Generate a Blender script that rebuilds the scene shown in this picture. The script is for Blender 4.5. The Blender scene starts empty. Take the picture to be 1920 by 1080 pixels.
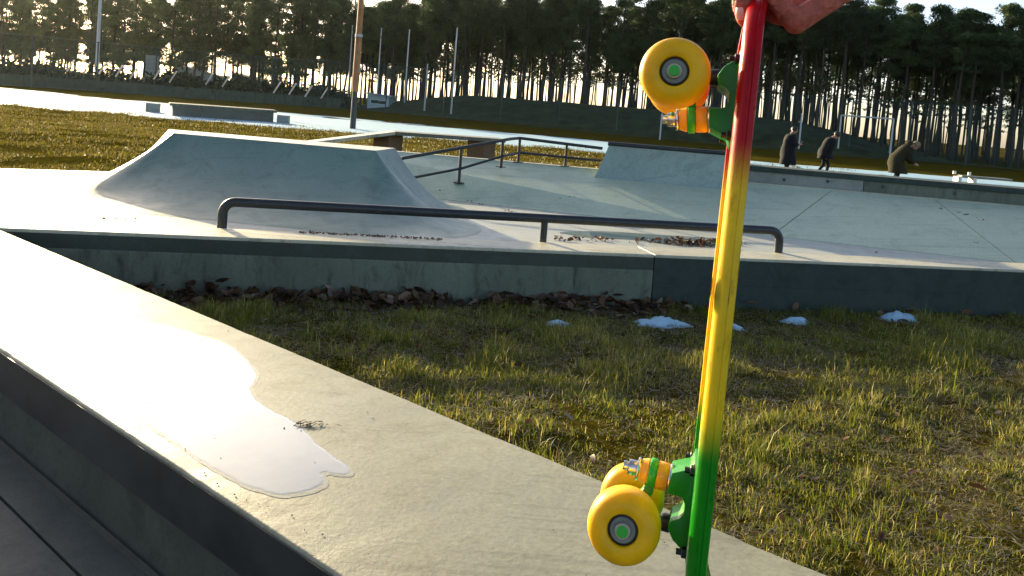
import bpy, bmesh, math, random
import numpy as np
from mathutils import Vector, Matrix

random.seed(7)
RNG = np.random.default_rng(11)
sc = bpy.context.scene
COL = sc.collection
rad = math.radians

# ------------------------------------------------------------------ camera
F, CX, CY, HC = 1600.0, 960.0, 300.0, 1.6      # focal length and optical centre for a 1920 px wide frame
PITCH, ROLL = rad(3.4), rad(4.5)
FW = Vector((0, math.cos(PITCH), -math.sin(PITCH)))
_R = Vector((1, 0, 0)); _U = Vector((0, math.sin(PITCH), math.cos(PITCH)))
CR = _R * math.cos(ROLL) + _U * math.sin(ROLL)
CU = _U * math.cos(ROLL) - _R * math.sin(ROLL)
CAM = Vector((0, 0, HC))
cam = bpy.data.cameras.new('camera')
camo = bpy.data.objects.new('camera', cam); COL.objects.link(camo)
m = Matrix((CR, CU, -FW)).transposed().to_4x4(); m.translation = CAM
camo.matrix_world = m
cam.sensor_width = 36.0; cam.lens = 36.0 * F / 1920
cam.shift_y = -(540 - CY) / 1920
cam.clip_start = 0.05; cam.clip_end = 6000
sc.camera = camo

# ------------------------------------------------------------------ world, sun, exposure
SUN_AZ, SUN_EL = rad(-35), rad(12.5)
world = bpy.data.worlds.new('World'); sc.world = world; world.use_nodes = True
wn = world.node_tree.nodes; wl = world.node_tree.links
sky = wn.new('ShaderNodeTexSky'); sky.sky_type = 'NISHITA'; sky.sun_disc = False
sky.sun_elevation = SUN_EL; sky.sun_rotation = SUN_AZ
sky.air_density = 0.6; sky.dust_density = 1.6; sky.ozone_density = 0.2
wl.new(sky.outputs[0], wn['Background'].inputs[0]); wn['Background'].inputs[1].default_value = 0.125
sl = bpy.data.lights.new('sun', 'SUN'); sl.energy = 5.0; sl.angle = rad(0.6); sl.color = (1.0, 0.82, 0.50)
so = bpy.data.objects.new('sun', sl); COL.objects.link(so)
S = Vector((math.sin(SUN_AZ) * math.cos(SUN_EL), math.cos(SUN_AZ) * math.cos(SUN_EL), math.sin(SUN_EL)))
so.rotation_euler = S.to_track_quat('Z', 'Y').to_euler(); so.location = S * 60
sc.view_settings.view_transform = 'Standard'; sc.view_settings.look = 'None'
sc.view_settings.gamma = 1.0; sc.view_settings.use_curve_mapping = False
sc.view_settings.exposure = 1.45
sc.cycles.max_bounces = 6; sc.cycles.transparent_max_bounces = 8

# ------------------------------------------------------------------ surveying helpers: a sight line met with a level plane
def ray(px, py):
    return CR * ((px - CX) / F) + CU * ((CY - py) / F) + FW
def on_z(px, py, z=0.0):
    d = ray(px, py); t = (z - HC) / d.z
    return CAM + d * t
def at_depth(px, py, D):
    return CAM + ray(px, py) * D
def on_plane(px, py, p0, n):
    d = ray(px, py); t = (p0 - CAM).dot(n) / d.dot(n)
    return CAM + d * t
def sstep(a, b, x):
    t = np.clip((x - a) / (b - a), 0, 1)
    return t * t * (3 - 2 * t)

# ------------------------------------------------------------------ value noise for geometry
_P = np.random.default_rng(3).random((256, 256))
def vnoise(x, y):
    x = np.asarray(x, float); y = np.asarray(y, float)
    xi = np.floor(x).astype(int); yi = np.floor(y).astype(int)
    fx = x - xi; fy = y - yi
    fx = fx * fx * (3 - 2 * fx); fy = fy * fy * (3 - 2 * fy)
    g = lambda i, j: _P[i % 256, j % 256]
    a = g(xi, yi) * (1 - fx) + g(xi + 1, yi) * fx
    b = g(xi, yi + 1) * (1 - fx) + g(xi + 1, yi + 1) * fx
    return a * (1 - fy) + b * fy
def fbm(x, y, o=4):
    s = 0; a = .5; x = np.asarray(x, float); y = np.asarray(y, float)
    for k in range(o):
        s = s + a * vnoise(x * 2 ** k + 17 * k, y * 2 ** k + 31 * k); a *= .5
    return s

def gz(x, y):
    """level of the ground"""
    x = np.asarray(x, float); y = np.asarray(y, float)
    z = 0.36 * sstep(8.9, 10.2, y) * (1 - sstep(16, 32, y))
    z = z + 0.5 * sstep(50, 95, y)
    return z

# ------------------------------------------------------------------ materials
def _mat(name):
    mt = bpy.data.materials.new(name); mt.use_nodes = True
    nt = mt.node_tree; b = nt.nodes['Principled BSDF']
    return mt, nt, b
def N(nt, typ, **kw):
    n = nt.nodes.new(typ)
    for k, v in kw.items():
        if k in n.inputs: n.inputs[k].default_value = v
        else: setattr(n, k, v)
    return n
def ramp(nt, fac, stops):
    r = nt.nodes.new('ShaderNodeValToRGB'); e = r.color_ramp.elements
    while len(e) < len(stops): e.new(0.5)
    for el, (p, c) in zip(e, stops):
        el.position = p; el.color = (*c, 1) if len(c) == 3 else c
    nt.links.new(fac, r.inputs[0]); return r
def rgb(c): return (*c, 1)

def plain(name, c, rough=.5, metal=0.0, var=.15, scale=30, bump=0.0, sss=0, sssr=(.01, .004, .002), coat=0, spec=.5):
    mt, nt, b = _mat(name); L = nt.links
    tc = N(nt, 'ShaderNodeTexCoord')
    no = N(nt, 'ShaderNodeTexNoise', Scale=scale, Detail=4.0); L.new(tc.outputs['Object'], no.inputs['Vector'])
    r = ramp(nt, no.outputs['Fac'], [(.3, tuple(v * (1 - var) for v in c)), (.7, tuple(min(1, v * (1 + var)) for v in c))])
    L.new(r.outputs[0], b.inputs['Base Color'])
    b.inputs['Metallic'].default_value = metal; b.inputs['Specular IOR Level'].default_value = spec
    mr = N(nt, 'ShaderNodeMapRange'); mr.inputs['To Min'].default_value = max(.02, rough - .08); mr.inputs['To Max'].default_value = min(1, rough + .1)
    L.new(no.outputs['Fac'], mr.inputs['Value']); L.new(mr.outputs[0], b.inputs['Roughness'])
    if sss:
        b.inputs['Subsurface Weight'].default_value = sss; b.inputs['Subsurface Radius'].default_value = sssr; b.inputs['Subsurface Scale'].default_value = 1.0
    if coat:
        b.inputs['Coat Weight'].default_value = coat; b.inputs['Coat Roughness'].default_value = .12
    if bump:
        bp = N(nt, 'ShaderNodeBump', Strength=bump, Distance=.01); L.new(no.outputs['Fac'], bp.inputs['Height']); L.new(bp.outputs[0], b.inputs['Normal'])
    return mt

def concrete(name, c1, c2, stain, rough=(.42, .75), sc1=1.1, streak=False, bump=.25, stain_amt=.5, spec=.5, scuff=.0, crack=.0):
    """cast concrete: cloudy tone, blotchy stains, fine pores"""
    mt, nt, b = _mat(name); L = nt.links
    tc = N(nt, 'ShaderNodeTexCoord'); mp = N(nt, 'ShaderNodeMapping')
    L.new(tc.outputs['Object'], mp.inputs['Vector'])
    if streak: mp.inputs['Scale'].default_value = (2.2, 2.2, .7)
    n1 = N(nt, 'ShaderNodeTexNoise', Scale=sc1, Detail=7.0, Roughness=.62); L.new(mp.outputs[0], n1.inputs['Vector'])
    n2 = N(nt, 'ShaderNodeTexNoise', Scale=sc1 * 4.3, Detail=6.0, Roughness=.7, Distortion=.6); L.new(mp.outputs[0], n2.inputs['Vector'])
    n3 = N(nt, 'ShaderNodeTexNoise', Scale=55.0, Detail=5.0, Roughness=.7); L.new(tc.outputs['Object'], n3.inputs['Vector'])
    n4 = N(nt, 'ShaderNodeTexVoronoi', Scale=38.0); L.new(tc.outputs['Object'], n4.inputs['Vector'])
    r1 = ramp(nt, n1.outputs['Fac'], [(.32, c1), (.68, c2)])
    r2 = ramp(nt, n2.outputs['Fac'], [(.50, (0, 0, 0)), (.72, (1, 1, 1))])
    mx = N(nt, 'ShaderNodeMix', data_type='RGBA'); mlt = N(nt, 'ShaderNodeMath', operation='MULTIPLY'); mlt.inputs[1].default_value = stain_amt
    L.new(r2.outputs[0], mlt.inputs[0]); L.new(mlt.outputs[0], mx.inputs[0])
    L.new(r1.outputs[0], mx.inputs[6]); mx.inputs[7].default_value = rgb(stain)
    r3 = ramp(nt, n3.outputs['Fac'], [(.3, (.8, .8, .8)), (.7, (1.14, 1.14, 1.14))])
    m2 = N(nt, 'ShaderNodeMix', data_type='RGBA', blend_type='MULTIPLY'); m2.inputs[0].default_value = 1
    L.new(mx.outputs[2], m2.inputs[6]); L.new(r3.outputs[0], m2.inputs[7])
    # scattered pores
    r4 = ramp(nt, n4.outputs['Distance'], [(.03, (.55, .55, .55)), (.10, (1, 1, 1))])
    m3 = N(nt, 'ShaderNodeMix', data_type='RGBA', blend_type='MULTIPLY'); m3.inputs[0].default_value = .6
    L.new(m2.outputs[2], m3.inputs[6]); L.new(r4.outputs[0], m3.inputs[7])
    last = m3.outputs[2]
    if scuff:
        for rz, sc3, sh in ((.35, (.55, 9.0, 1.0), .615), (-.9, (.7, 13.0, 1.0), .64), (1.25, (.5, 11.0, 1.0), .65)):
            mq = N(nt, 'ShaderNodeMapping'); mq.inputs['Rotation'].default_value = (0, 0, rz); mq.inputs['Scale'].default_value = sc3; L.new(tc.outputs['Object'], mq.inputs['Vector'])
            nq = N(nt, 'ShaderNodeTexNoise', Scale=1.6, Detail=3.0, Roughness=.5, Distortion=.35); L.new(mq.outputs[0], nq.inputs['Vector'])
            rq = ramp(nt, nq.outputs['Fac'], [(sh, (1, 1, 1)), (sh + .05, (1 - scuff,) * 3)])
            mm = N(nt, 'ShaderNodeMix', data_type='RGBA', blend_type='MULTIPLY'); mm.inputs[0].default_value = 1; L.new(last, mm.inputs[6]); L.new(rq.outputs[0], mm.inputs[7]); last = mm.outputs[2]
    if crack:
        nw = N(nt, 'ShaderNodeTexNoise', Scale=2.2, Detail=6.0); L.new(tc.outputs['Object'], nw.inputs['Vector'])
        av = N(nt, 'ShaderNodeVectorMath', operation='MULTIPLY_ADD'); av.inputs[1].default_value = (.55, .55, .55); L.new(nw.outputs['Color'], av.inputs[0]); L.new(tc.outputs['Object'], av.inputs[2])
        vc = N(nt, 'ShaderNodeTexVoronoi', Scale=.42, feature='DISTANCE_TO_EDGE'); L.new(av.outputs[0], vc.inputs['Vector'])
        rq = ramp(nt, vc.outputs['Distance'], [(.0, (1 - crack,) * 3), (.0035, (1, 1, 1))])
        mm = N(nt, 'ShaderNodeMix', data_type='RGBA', blend_type='MULTIPLY'); mm.inputs[0].default_value = 1; L.new(last, mm.inputs[6]); L.new(rq.outputs[0], mm.inputs[7]); last = mm.outputs[2]
    L.new(last, b.inputs['Base Color'])
    mr = N(nt, 'ShaderNodeMapRange'); mr.inputs['From Min'].default_value = .3; mr.inputs['From Max'].default_value = .7
    mr.inputs['To Min'].default_value = rough[0]; mr.inputs['To Max'].default_value = rough[1]
    L.new(n2.outputs['Fac'], mr.inputs['Value']); L.new(mr.outputs[0], b.inputs['Roughness'])
    ad = N(nt, 'ShaderNodeMath', operation='MULTIPLY_ADD'); ad.inputs[1].default_value = .5
    L.new(n2.outputs['Fac'], ad.inputs[0]); L.new(n3.outputs['Fac'], ad.inputs[2])
    bp = N(nt, 'ShaderNodeBump', Strength=bump, Distance=.006); L.new(ad.outputs[0], bp.inputs['Height']); L.new(bp.outputs[0], b.inputs['Normal'])
    b.inputs['Specular IOR Level'].default_value = spec
    return mt

M = {}
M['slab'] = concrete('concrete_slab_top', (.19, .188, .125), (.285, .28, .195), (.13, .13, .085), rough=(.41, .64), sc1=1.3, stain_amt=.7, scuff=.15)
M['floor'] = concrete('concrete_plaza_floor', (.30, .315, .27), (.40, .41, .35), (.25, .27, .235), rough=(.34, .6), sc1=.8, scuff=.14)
M['bank'] = concrete('concrete_bank', (.385, .44, .315), (.49, .54, .39), (.28, .34, .24), rough=(.42, .66), sc1=.7, stain_amt=.6, scuff=.14)
M['ramp'] = concrete('concrete_ramp', (.085, .165, .132), (.145, .225, .18), (.062, .12, .10), rough=(.36, .52), sc1=.9, stain_amt=.75, scuff=.16)
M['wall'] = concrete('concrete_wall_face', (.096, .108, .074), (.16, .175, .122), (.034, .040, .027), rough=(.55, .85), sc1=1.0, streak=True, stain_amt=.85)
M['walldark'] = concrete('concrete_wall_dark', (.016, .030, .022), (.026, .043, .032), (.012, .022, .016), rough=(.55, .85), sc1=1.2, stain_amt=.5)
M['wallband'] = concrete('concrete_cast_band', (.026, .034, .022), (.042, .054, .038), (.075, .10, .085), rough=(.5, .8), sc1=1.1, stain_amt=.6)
M['damp'] = concrete('damp_concrete', (.20, .195, .128), (.28, .27, .185), (.15, .148, .097), rough=(.24, .40), sc1=3, stain_amt=.5)
M['quarter'] = concrete('concrete_quarter_pipe', (.22, .29, .25), (.32, .385, .33), (.15, .21, .185), rough=(.42, .66), sc1=1.2, stain_amt=.6, scuff=.15)
M['ledgebase'] = concrete('concrete_ledge_base', (.034, .040, .027), (.060, .066, .046), (.020, .022, .014), rough=(.6, .9), sc1=1.6, stain_amt=.8)  # shade on the recessed base is put into this dark tone
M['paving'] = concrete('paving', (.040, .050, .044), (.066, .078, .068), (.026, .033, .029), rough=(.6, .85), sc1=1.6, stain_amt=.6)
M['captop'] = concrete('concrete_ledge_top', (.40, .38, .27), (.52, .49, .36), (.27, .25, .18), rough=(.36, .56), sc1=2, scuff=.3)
M['farconc'] = concrete('concrete_far', (.20, .21, .18), (.29, .30, .26), (.15, .16, .14), rough=(.5, .8))
M['farconcdark'] = concrete('concrete_far_dark', (.10, .10, .075), (.15, .15, .115), (.07, .07, .05), rough=(.6, .85))
M['brownblock'] = concrete('concrete_rusty_support', (.13, .075, .035), (.20, .12, .06), (.07, .045, .03), rough=(.6, .85), sc1=4)
M['plate'] = plain('dark_steel_plate', (.030, .034, .034), rough=.42, metal=.35, var=.45, scale=5, bump=.1)
M['railpaint'] = plain('black_rail_paint', (.016, .018, .019), rough=.42, var=.4, scale=18, bump=.08)
M['galv'] = plain('galvanised_steel', (.42, .45, .44), rough=.5, metal=.3, var=.12)
M['polegrey'] = plain('pale_painted_pole', (.50, .53, .50), rough=.5, var=.12)
M['poledark'] = plain('dark_green_pole', (.02, .05, .04), rough=.5, var=.2)
M['white'] = plain('white_paint', (.78, .76, .68), rough=.55, var=.06)
M['rust'] = plain('orange_brown_pole', (.34, .15, .05), rough=.6, var=.25, scale=3)
M['polebase'] = plain('dark_pole_base', (.03, .035, .035), rough=.5)
M['houseteal'] = plain('pale_blue_render', (.42, .50, .50), rough=.8, var=.08, scale=1)
M['houseroof'] = plain('grey_roof', (.34, .37, .36), rough=.7, var=.1, scale=2)
M['darkglass'] = plain('dark_window', (.03, .04, .045), rough=.1)
M['barrier'] = plain('dark_green_boards', (.030, .060, .042), rough=.7, var=.3, scale=2)
M['redstripe'] = plain('faded_red_board', (.34, .10, .06), rough=.7)

def ground_mat():
    mt, nt, b = _mat('lawn_soil'); L = nt.links
    tc = N(nt, 'ShaderNodeTexCoord')
    n1 = N(nt, 'ShaderNodeTexNoise', Scale=.6, Detail=8.0, Roughness=.65); L.new(tc.outputs['Object'], n1.inputs['Vector'])
    n2 = N(nt, 'ShaderNodeTexNoise', Scale=9.0, Detail=6.0, Roughness=.7); L.new(tc.outputs['Object'], n2.inputs['Vector'])
    n3 = N(nt, 'ShaderNodeTexNoise', Scale=70.0, Detail=4.0, Roughness=.7); L.new(tc.outputs['Object'], n3.inputs['Vector'])
    r1 = ramp(nt, n1.outputs['Fac'], [(.3, (.050, .046, .007)), (.5, (.078, .066, .010)), (.7, (.105, .080, .016))])
    r2 = ramp(nt, n2.outputs['Fac'], [(.35, (.42, .36, .28)), (.6, (1.1, 1.1, 1.0))])
    mx = N(nt, 'ShaderNodeMix', data_type='RGBA', blend_type='MULTIPLY'); mx.inputs[0].default_value = 1
    L.new(r1.outputs[0], mx.inputs[6]); L.new(r2.outputs[0], mx.inputs[7])
    r3 = ramp(nt, n3.outputs['Fac'], [(.3, (.55, .55, .55)), (.7, (1.35, 1.35, 1.3))])
    m2 = N(nt, 'ShaderNodeMix', data_type='RGBA', blend_type='MULTIPLY'); m2.inputs[0].default_value = 1
    L.new(mx.outputs[2], m2.inputs[6]); L.new(r3.outputs[0], m2.inputs[7])
    L.new(m2.outputs[2], b.inputs['Base Color']); b.inputs['Roughness'].default_value = 1.0; b.inputs['Specular IOR Level'].default_value = .0
    ad = N(nt, 'ShaderNodeMath', operation='ADD'); L.new(n2.outputs['Fac'], ad.inputs[0]); L.new(n3.outputs['Fac'], ad.inputs[1])
    bp = N(nt, 'ShaderNodeBump', Strength=.6, Distance=.04); L.new(ad.outputs[0], bp.inputs['Height']); L.new(bp.outputs[0], b.inputs['Normal'])
    return mt
M['ground'] = ground_mat()
M['hill'] = plain('dark_hill_grass', (.034, .044, .020), rough=.95, var=.45, scale=.9, bump=.6, spec=.1)
M['snow'] = plain('old_snow', (.36, .53, .62), rough=.75, var=.10, scale=3, bump=.5, spec=.1)  # bluish cast of shade is put into the base colour

def blade_mat(name, transl=.45):
    mt, nt, b = _mat(name); L = nt.links
    at = N(nt, 'ShaderNodeAttribute', attribute_name='tint')
    L.new(at.outputs['Color'], b.inputs['Base Color']); b.inputs['Roughness'].default_value = .5; b.inputs['Specular IOR Level'].default_value = .25
    tr = N(nt, 'ShaderNodeBsdfTranslucent'); L.new(at.outputs['Color'], tr.inputs['Color'])
    ms = N(nt, 'ShaderNodeMixShader'); ms.inputs[0].default_value = transl
    L.new(b.outputs[0], ms.inputs[1]); L.new(tr.outputs[0], ms.inputs[2])
    L.new(ms.outputs[0], nt.nodes['Material Output'].inputs['Surface'])
    return mt
M['grass'] = blade_mat('grass_blades', .48)
M['leaf'] = blade_mat('dead_leaves', .2)

def foliage_mat():
    mt, nt, b = _mat('pine_needles'); L = nt.links
    tc = N(nt, 'ShaderNodeTexCoord'); n1 = N(nt, 'ShaderNodeTexNoise', Scale=.9, Detail=3.0); L.new(tc.outputs['Object'], n1.inputs['Vector'])
    oi = N(nt, 'ShaderNodeObjectInfo')
    r = ramp(nt, n1.outputs['Fac'], [(.3, (.036, .066, .026)), (.7, (.085, .125, .040))])
    hs = N(nt, 'ShaderNodeHueSaturation'); mr = N(nt, 'ShaderNodeMapRange'); mr.inputs['To Min'].default_value = .7; mr.inputs['To Max'].default_value = 1.25
    L.new(oi.outputs['Random'], mr.inputs['Value']); L.new(mr.outputs[0], hs.inputs['Value']); L.new(r.outputs[0], hs.inputs['Color'])
    L.new(hs.outputs[0], b.inputs['Base Color']); b.inputs['Roughness'].default_value = .6; b.inputs['Specular IOR Level'].default_value = .25
    tr = N(nt, 'ShaderNodeBsdfTranslucent'); L.new(hs.outputs[0], tr.inputs['Color'])
    ms = N(nt, 'ShaderNodeMixShader'); ms.inputs[0].default_value = .34
    L.new(b.outputs[0], ms.inputs[1]); L.new(tr.outputs[0], ms.inputs[2]); L.new(ms.outputs[0], nt.nodes['Material Output'].inputs['Surface'])
    return mt
M['needles'] = foliage_mat()
M['hedge'] = plain('hedge_leaves', (.022, .038, .020), rough=.7, var=.4, scale=2, spec=.2)
M['bark'] = plain('pine_bark', (.045, .033, .025), rough=.9, var=.4, scale=4, bump=.5)

def water_mat():
    mt, nt, b = _mat('puddle_water'); L = nt.links
    tc = N(nt, 'ShaderNodeTexCoord'); n1 = N(nt, 'ShaderNodeTexNoise', Scale=5.0, Detail=3.0); L.new(tc.outputs['Object'], n1.inputs['Vector'])
    r = ramp(nt, n1.outputs['Fac'], [(.35, (.13, .14, .115)), (.65, (.20, .205, .165))])
    L.new(r.outputs[0], b.inputs['Base Color']); b.inputs['Roughness'].default_value = .035; b.inputs['IOR'].default_value = 1.33
    b.inputs['Coat Weight'].default_value = 1.0; b.inputs['Coat Roughness'].default_value = .02; b.inputs['Coat IOR'].default_value = 1.6
    n2 = N(nt, 'ShaderNodeTexNoise', Scale=14.0, Detail=2.0); L.new(tc.outputs['Object'], n2.inputs['Vector'])
    bp = N(nt, 'ShaderNodeBump', Strength=.05, Distance=.004); L.new(n2.outputs['Fac'], bp.inputs['Height']); L.new(bp.outputs[0], b.inputs['Normal']); L.new(bp.outputs[0], b.inputs['Coat Normal'])
    return mt
M['water'] = water_mat()

def mesh_fence_mat():
    mt, nt, b = _mat('green_wire_mesh'); L = nt.links
    b.inputs['Base Color'].default_value = (.02, .085, .065, 1); b.inputs['Roughness'].default_value = .6
    tp = N(nt, 'ShaderNodeBsdfTransparent'); ms = N(nt, 'ShaderNodeMixShader'); ms.inputs[0].default_value = .16
    L.new(tp.outputs[0], ms.inputs[1]); L.new(b.outputs[0], ms.inputs[2]); L.new(ms.outputs[0], nt.nodes['Material Output'].inputs['Surface'])
    return mt
M['mesh'] = mesh_fence_mat()

# ------------------------------------------------------------------ mesh helpers
def tag(o, label=None, cat=None, group=None, kind=None):
    if label: o['label'] = label
    if cat: o['category'] = cat
    if group: o['group'] = group
    if kind: o['kind'] = kind
    return o
def empty(name, loc=(0, 0, 0)):
    o = bpy.data.objects.new(name, None); COL.objects.link(o); o.location = loc; o.empty_display_size = .1
    return o
def link(name, me, mat, parent=None, smooth=False, off=None):
    o = bpy.data.objects.new(name, me); COL.objects.link(o)
    if mat is not None and not me.materials: me.materials.append(M[mat] if isinstance(mat, str) else mat)
    if parent is not None: o.parent = parent
    if off is not None: o.location = off
    if smooth:
        for p in me.polygons: p.use_smooth = True
    return o
def wpos(o):
    v = Vector((0, 0, 0))
    while o is not None: v += o.location; o = o.parent
    return v

class MB:
    """collects shapes in world space; build() makes ONE mesh object, stored relative to its parent"""
    def __init__(s): s.v = []; s.f = []
    def add(s, vs, fs):
        k = len(s.v); s.v += [Vector(v) for v in vs]; s.f += [[i + k for i in f] for f in fs]; return s
    def prism(s, poly, z0, z1):
        """polygon in plan (counter-clockwise list of xy) between two levels; levels may be lists"""
        n = len(poly); z0 = z0 if isinstance(z0, (list, tuple)) else [z0] * n; z1 = z1 if isinstance(z1, (list, tuple)) else [z1] * n
        vs = [(p[0], p[1], z) for p, z in zip(poly, z0)] + [(p[0], p[1], z) for p, z in zip(poly, z1)]
        fs = [list(range(n - 1, -1, -1)), list(range(n, 2 * n))] + [[i, (i + 1) % n, n + (i + 1) % n, n + i] for i in range(n)]
        return s.add(vs, fs)
    def obox(s, o, u, v, w):
        """box from a corner and three edge vectors"""
        o, u, v, w = map(Vector, (o, u, v, w))
        vs = [o, o + u, o + u + v, o + v, o + w, o + u + w, o + u + v + w, o + v + w]
        fs = [[0, 3, 2, 1], [4, 5, 6, 7], [0, 1, 5, 4], [1, 2, 6, 5], [2, 3, 7, 6], [3, 0, 4, 7]]
        if u.cross(v).dot(w) < 0: fs = [f[::-1] for f in fs]
        return s.add(vs, fs)
    def box(s, c, sx, sy, sz, rz=0):
        c = Vector(c); a = Vector((math.cos(rz), math.sin(rz), 0)); b = Vector((-a.y, a.x, 0))
        return s.obox(c - a * sx / 2 - b * sy / 2 - Vector((0, 0, sz / 2)), a * sx, b * sy, (0, 0, sz))
    def tube(s, pts, r, n=10, caps=True):
        pts = [Vector(p) for p in pts]; r = r if isinstance(r, (list, tuple)) else [r] * len(pts)
        rings = []; prev = None
        for i, p in enumerate(pts):
            d = (pts[min(i + 1, len(pts) - 1)] - pts[max(i - 1, 0)]).normalized()
            if prev is None:
                a = d.orthogonal().normalized()
            else:
                a = (prev - d * prev.dot(d)).normalized()
            prev = a; b = d.cross(a)
            rings.append([p + (a * math.cos(2 * math.pi * k / n) + b * math.sin(2 * math.pi * k / n)) * r[i] for k in range(n)])
        vs = [v for rg in rings for v in rg]; fs = []
        for i in range(len(pts) - 1):
            for k in range(n): fs.append([i * n + k, i * n + (k + 1) % n, (i + 1) * n + (k + 1) % n, (i + 1) * n + k])
        if caps: fs.append(list(range(n - 1, -1, -1))); fs.append([(len(pts) - 1) * n + k for k in range(n)])
        return s.add(vs, fs)
    def lathe(s, c, axis, prof, n=32):
        """profile of (distance along axis, radius) turned round axis"""
        c = Vector(c); d = Vector(axis).normalized(); a = d.orthogonal().normalized(); b = d.cross(a)
        vs = []; fs = []
        for (t, r) in prof:
            for k in range(n):
                an = 2 * math.pi * k / n; vs.append(c + d * t + (a * math.cos(an) + b * math.sin(an)) * r)
        for i in range(len(prof) - 1):
            for k in range(n): fs.append([i * n + k, i * n + (k + 1) % n, (i + 1) * n + (k + 1) % n, (i + 1) * n + k])
        fs.append(list(range(n - 1, -1, -1))); fs.append([(len(prof) - 1) * n + k for k in range(n)])
        return s.add(vs, fs)
    def mesh(s, name, off=Vector((0, 0, 0))):
        me = bpy.data.meshes.new(name); me.from_pydata([tuple(v - off) for v in s.v], [], s.f); me.update(); return me
    def build(s, name, mat, parent=None, smooth=False, bevel=0, local=False, seg=2, autosm=None):
        off = Vector((0, 0, 0)) if (parent is None or local) else wpos(parent)
        me = s.mesh(name, off)
        if bevel:
            bm = bmesh.new(); bm.from_mesh(me); bmesh.ops.recalc_face_normals(bm, faces=bm.faces)
            es = [e for e in bm.edges if len(e.link_faces) == 2 and e.calc_face_angle(0) > .5]
            bmesh.ops.bevel(bm, geom=es, offset=bevel, segments=seg, affect='EDGES', profile=.6)
            bm.to_mesh(me); bm.free()
        o = link(name, me, mat, parent)
        if smooth:
            for p in me.polygons: p.use_smooth = True
            me.set_sharp_from_angle(angle=rad(autosm or 40))
        return o

def np_mesh(name, V, loops, starts, totals, col=None):
    me = bpy.data.meshes.new(name)
    me.vertices.add(len(V)); me.vertices.foreach_set('co', np.ascontiguousarray(V, dtype=np.float32).ravel())
    me.loops.add(len(loops)); me.loops.foreach_set('vertex_index', loops.astype(np.int32))
    me.polygons.add(len(starts)); me.polygons.foreach_set('loop_start', starts.astype(np.int32)); me.polygons.foreach_set('loop_total', totals.astype(np.int32))
    if col is not None:
        a = me.color_attributes.new('tint', 'FLOAT_COLOR', 'POINT')
        c4 = np.ones((len(V), 4), np.float32); c4[:, :3] = col; a.data.foreach_set('color', c4.ravel())
    me.update(calc_edges=True); me.validate()
    return me

def grid_obj(name, xs, ys, zf, mat, smooth=True, parent=None):
    X, Y = np.meshgrid(xs, ys); Z = zf(X, Y)
    V = np.stack([X.ravel(), Y.ravel(), Z.ravel()], 1); nx, ny = len(xs), len(ys)
    i, j = np.meshgrid(np.arange(nx - 1), np.arange(ny - 1)); a = (j * nx + i).ravel()
    q = np.stack([a, a + 1, a + nx + 1, a + nx], 1)
    me = np_mesh(name, V, q.ravel(), np.arange(len(q)) * 4, np.full(len(q), 4))
    if smooth: me.polygons.foreach_set('use_smooth', np.ones(len(q), bool))
    return link(name, me, mat, parent)

# ================================================================== SETTING
def grow(a, b, step, k):
    out = [a]
    while out[-1] < b: out.append(out[-1] + step); step *= k
    return out
xs = np.array([-3000, -1500, -800, -400, -250] + list(np.arange(-160, -24, 8)) + list(np.arange(-24, -6, .5)) + list(np.arange(-6, 8, .12)) + list(np.arange(8, 24, .5)) + list(np.arange(24, 168, 8)) + [250, 400, 800, 1500, 3000], float)
ys = np.array([-400, -100, -30, -10, -4] + list(np.arange(-2, 1, .25)) + list(np.arange(1, 10, .12)) + list(np.arange(10, 20, .25)) + list(np.arange(20, 60, 1.0)) + list(np.arange(60, 160, 5)) + [200, 300, 600, 1200, 2500, 4500], float)
def ground_z(x, y):
    near = np.exp(-((y - 5) / 6.0) ** 2)
    far = sstep(9.5, 13, y) * (1 - sstep(45, 60, y))
    return gz(x, y) + ((fbm(x * 1.3, y * 1.3) - .47) * .07 + (fbm(x * 3.1 + 7, y * 3.1, 2) - .375) * .055) * near * (1 - sstep(8.5, 9.2, y)) + (fbm(x * .8, y * .8) - .47) * .14 * far
g = grid_obj('ground', xs, ys, ground_z, 'ground'); tag(g, kind='structure')

# hill under the pine belt
BA, BB = Vector((44, 63, 0)), Vector((-90, 134, 0))           # front row of the pine belt
BD = (BB - BA).normalized(); BN = Vector((BD.y, -BD.x, 0))     # towards the back
if BN.y < 0: BN = -BN
def hill_h(x, y):
    s = (x - BA.x) * BD.x + (y - BA.y) * BD.y; t = (x - BA.x) * BN.x + (y - BA.y) * BN.y
    lon = sstep(8, 26, s) * (1 - sstep(52, 72, s))
    h = .1 + 2.35 * lon
    prof = sstep(-13, -1.5, t) * (1 - sstep(9, 20, t))
    return h * prof * (1 - sstep(120, 150, s)) * sstep(-30, -18, s) - .25 + (fbm(x * .2, y * .2) - .5) * .5 * prof
hl = grid_obj('hill', np.arange(-100, 76, 1.5), np.arange(38, 160, 1.5), lambda x, y: gz(x, y) + hill_h(x, y), 'hill'); tag(hl, kind='structure')

# old snow lying in a band across the far grass
def snow_z(x, y):
    band = sstep(35.5, 39, y + 0.03 * x) * (1 - sstep(52 - .22 * x, 60 - .28 * x, y))
    n = fbm(x * .16, y * .30, 5) + .12 * (fbm(x * .9, y * .9) - .5)
    right = sstep(0, 14, x)
    strip = np.exp(-((y - (39 - .05 * x)) / 3.2) ** 2)
    v = band * (1 - right * .95) + right * strip * 1.15
    return gz(x, y) - .10 + .24 * np.clip(v * 1.05 + (n - .47) * 1.25 - .22, 0, .62)
sn = grid_obj('snow', np.concatenate([np.arange(-70, -32, .8), np.arange(-32, 32, .3), np.arange(32, 60, .8)]), np.arange(28, 92, .3), snow_z, 'snow'); tag(sn, kind='stuff')
tag(sn, 'old blue white snow lying in a long band across the far grass', 'snow')

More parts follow.
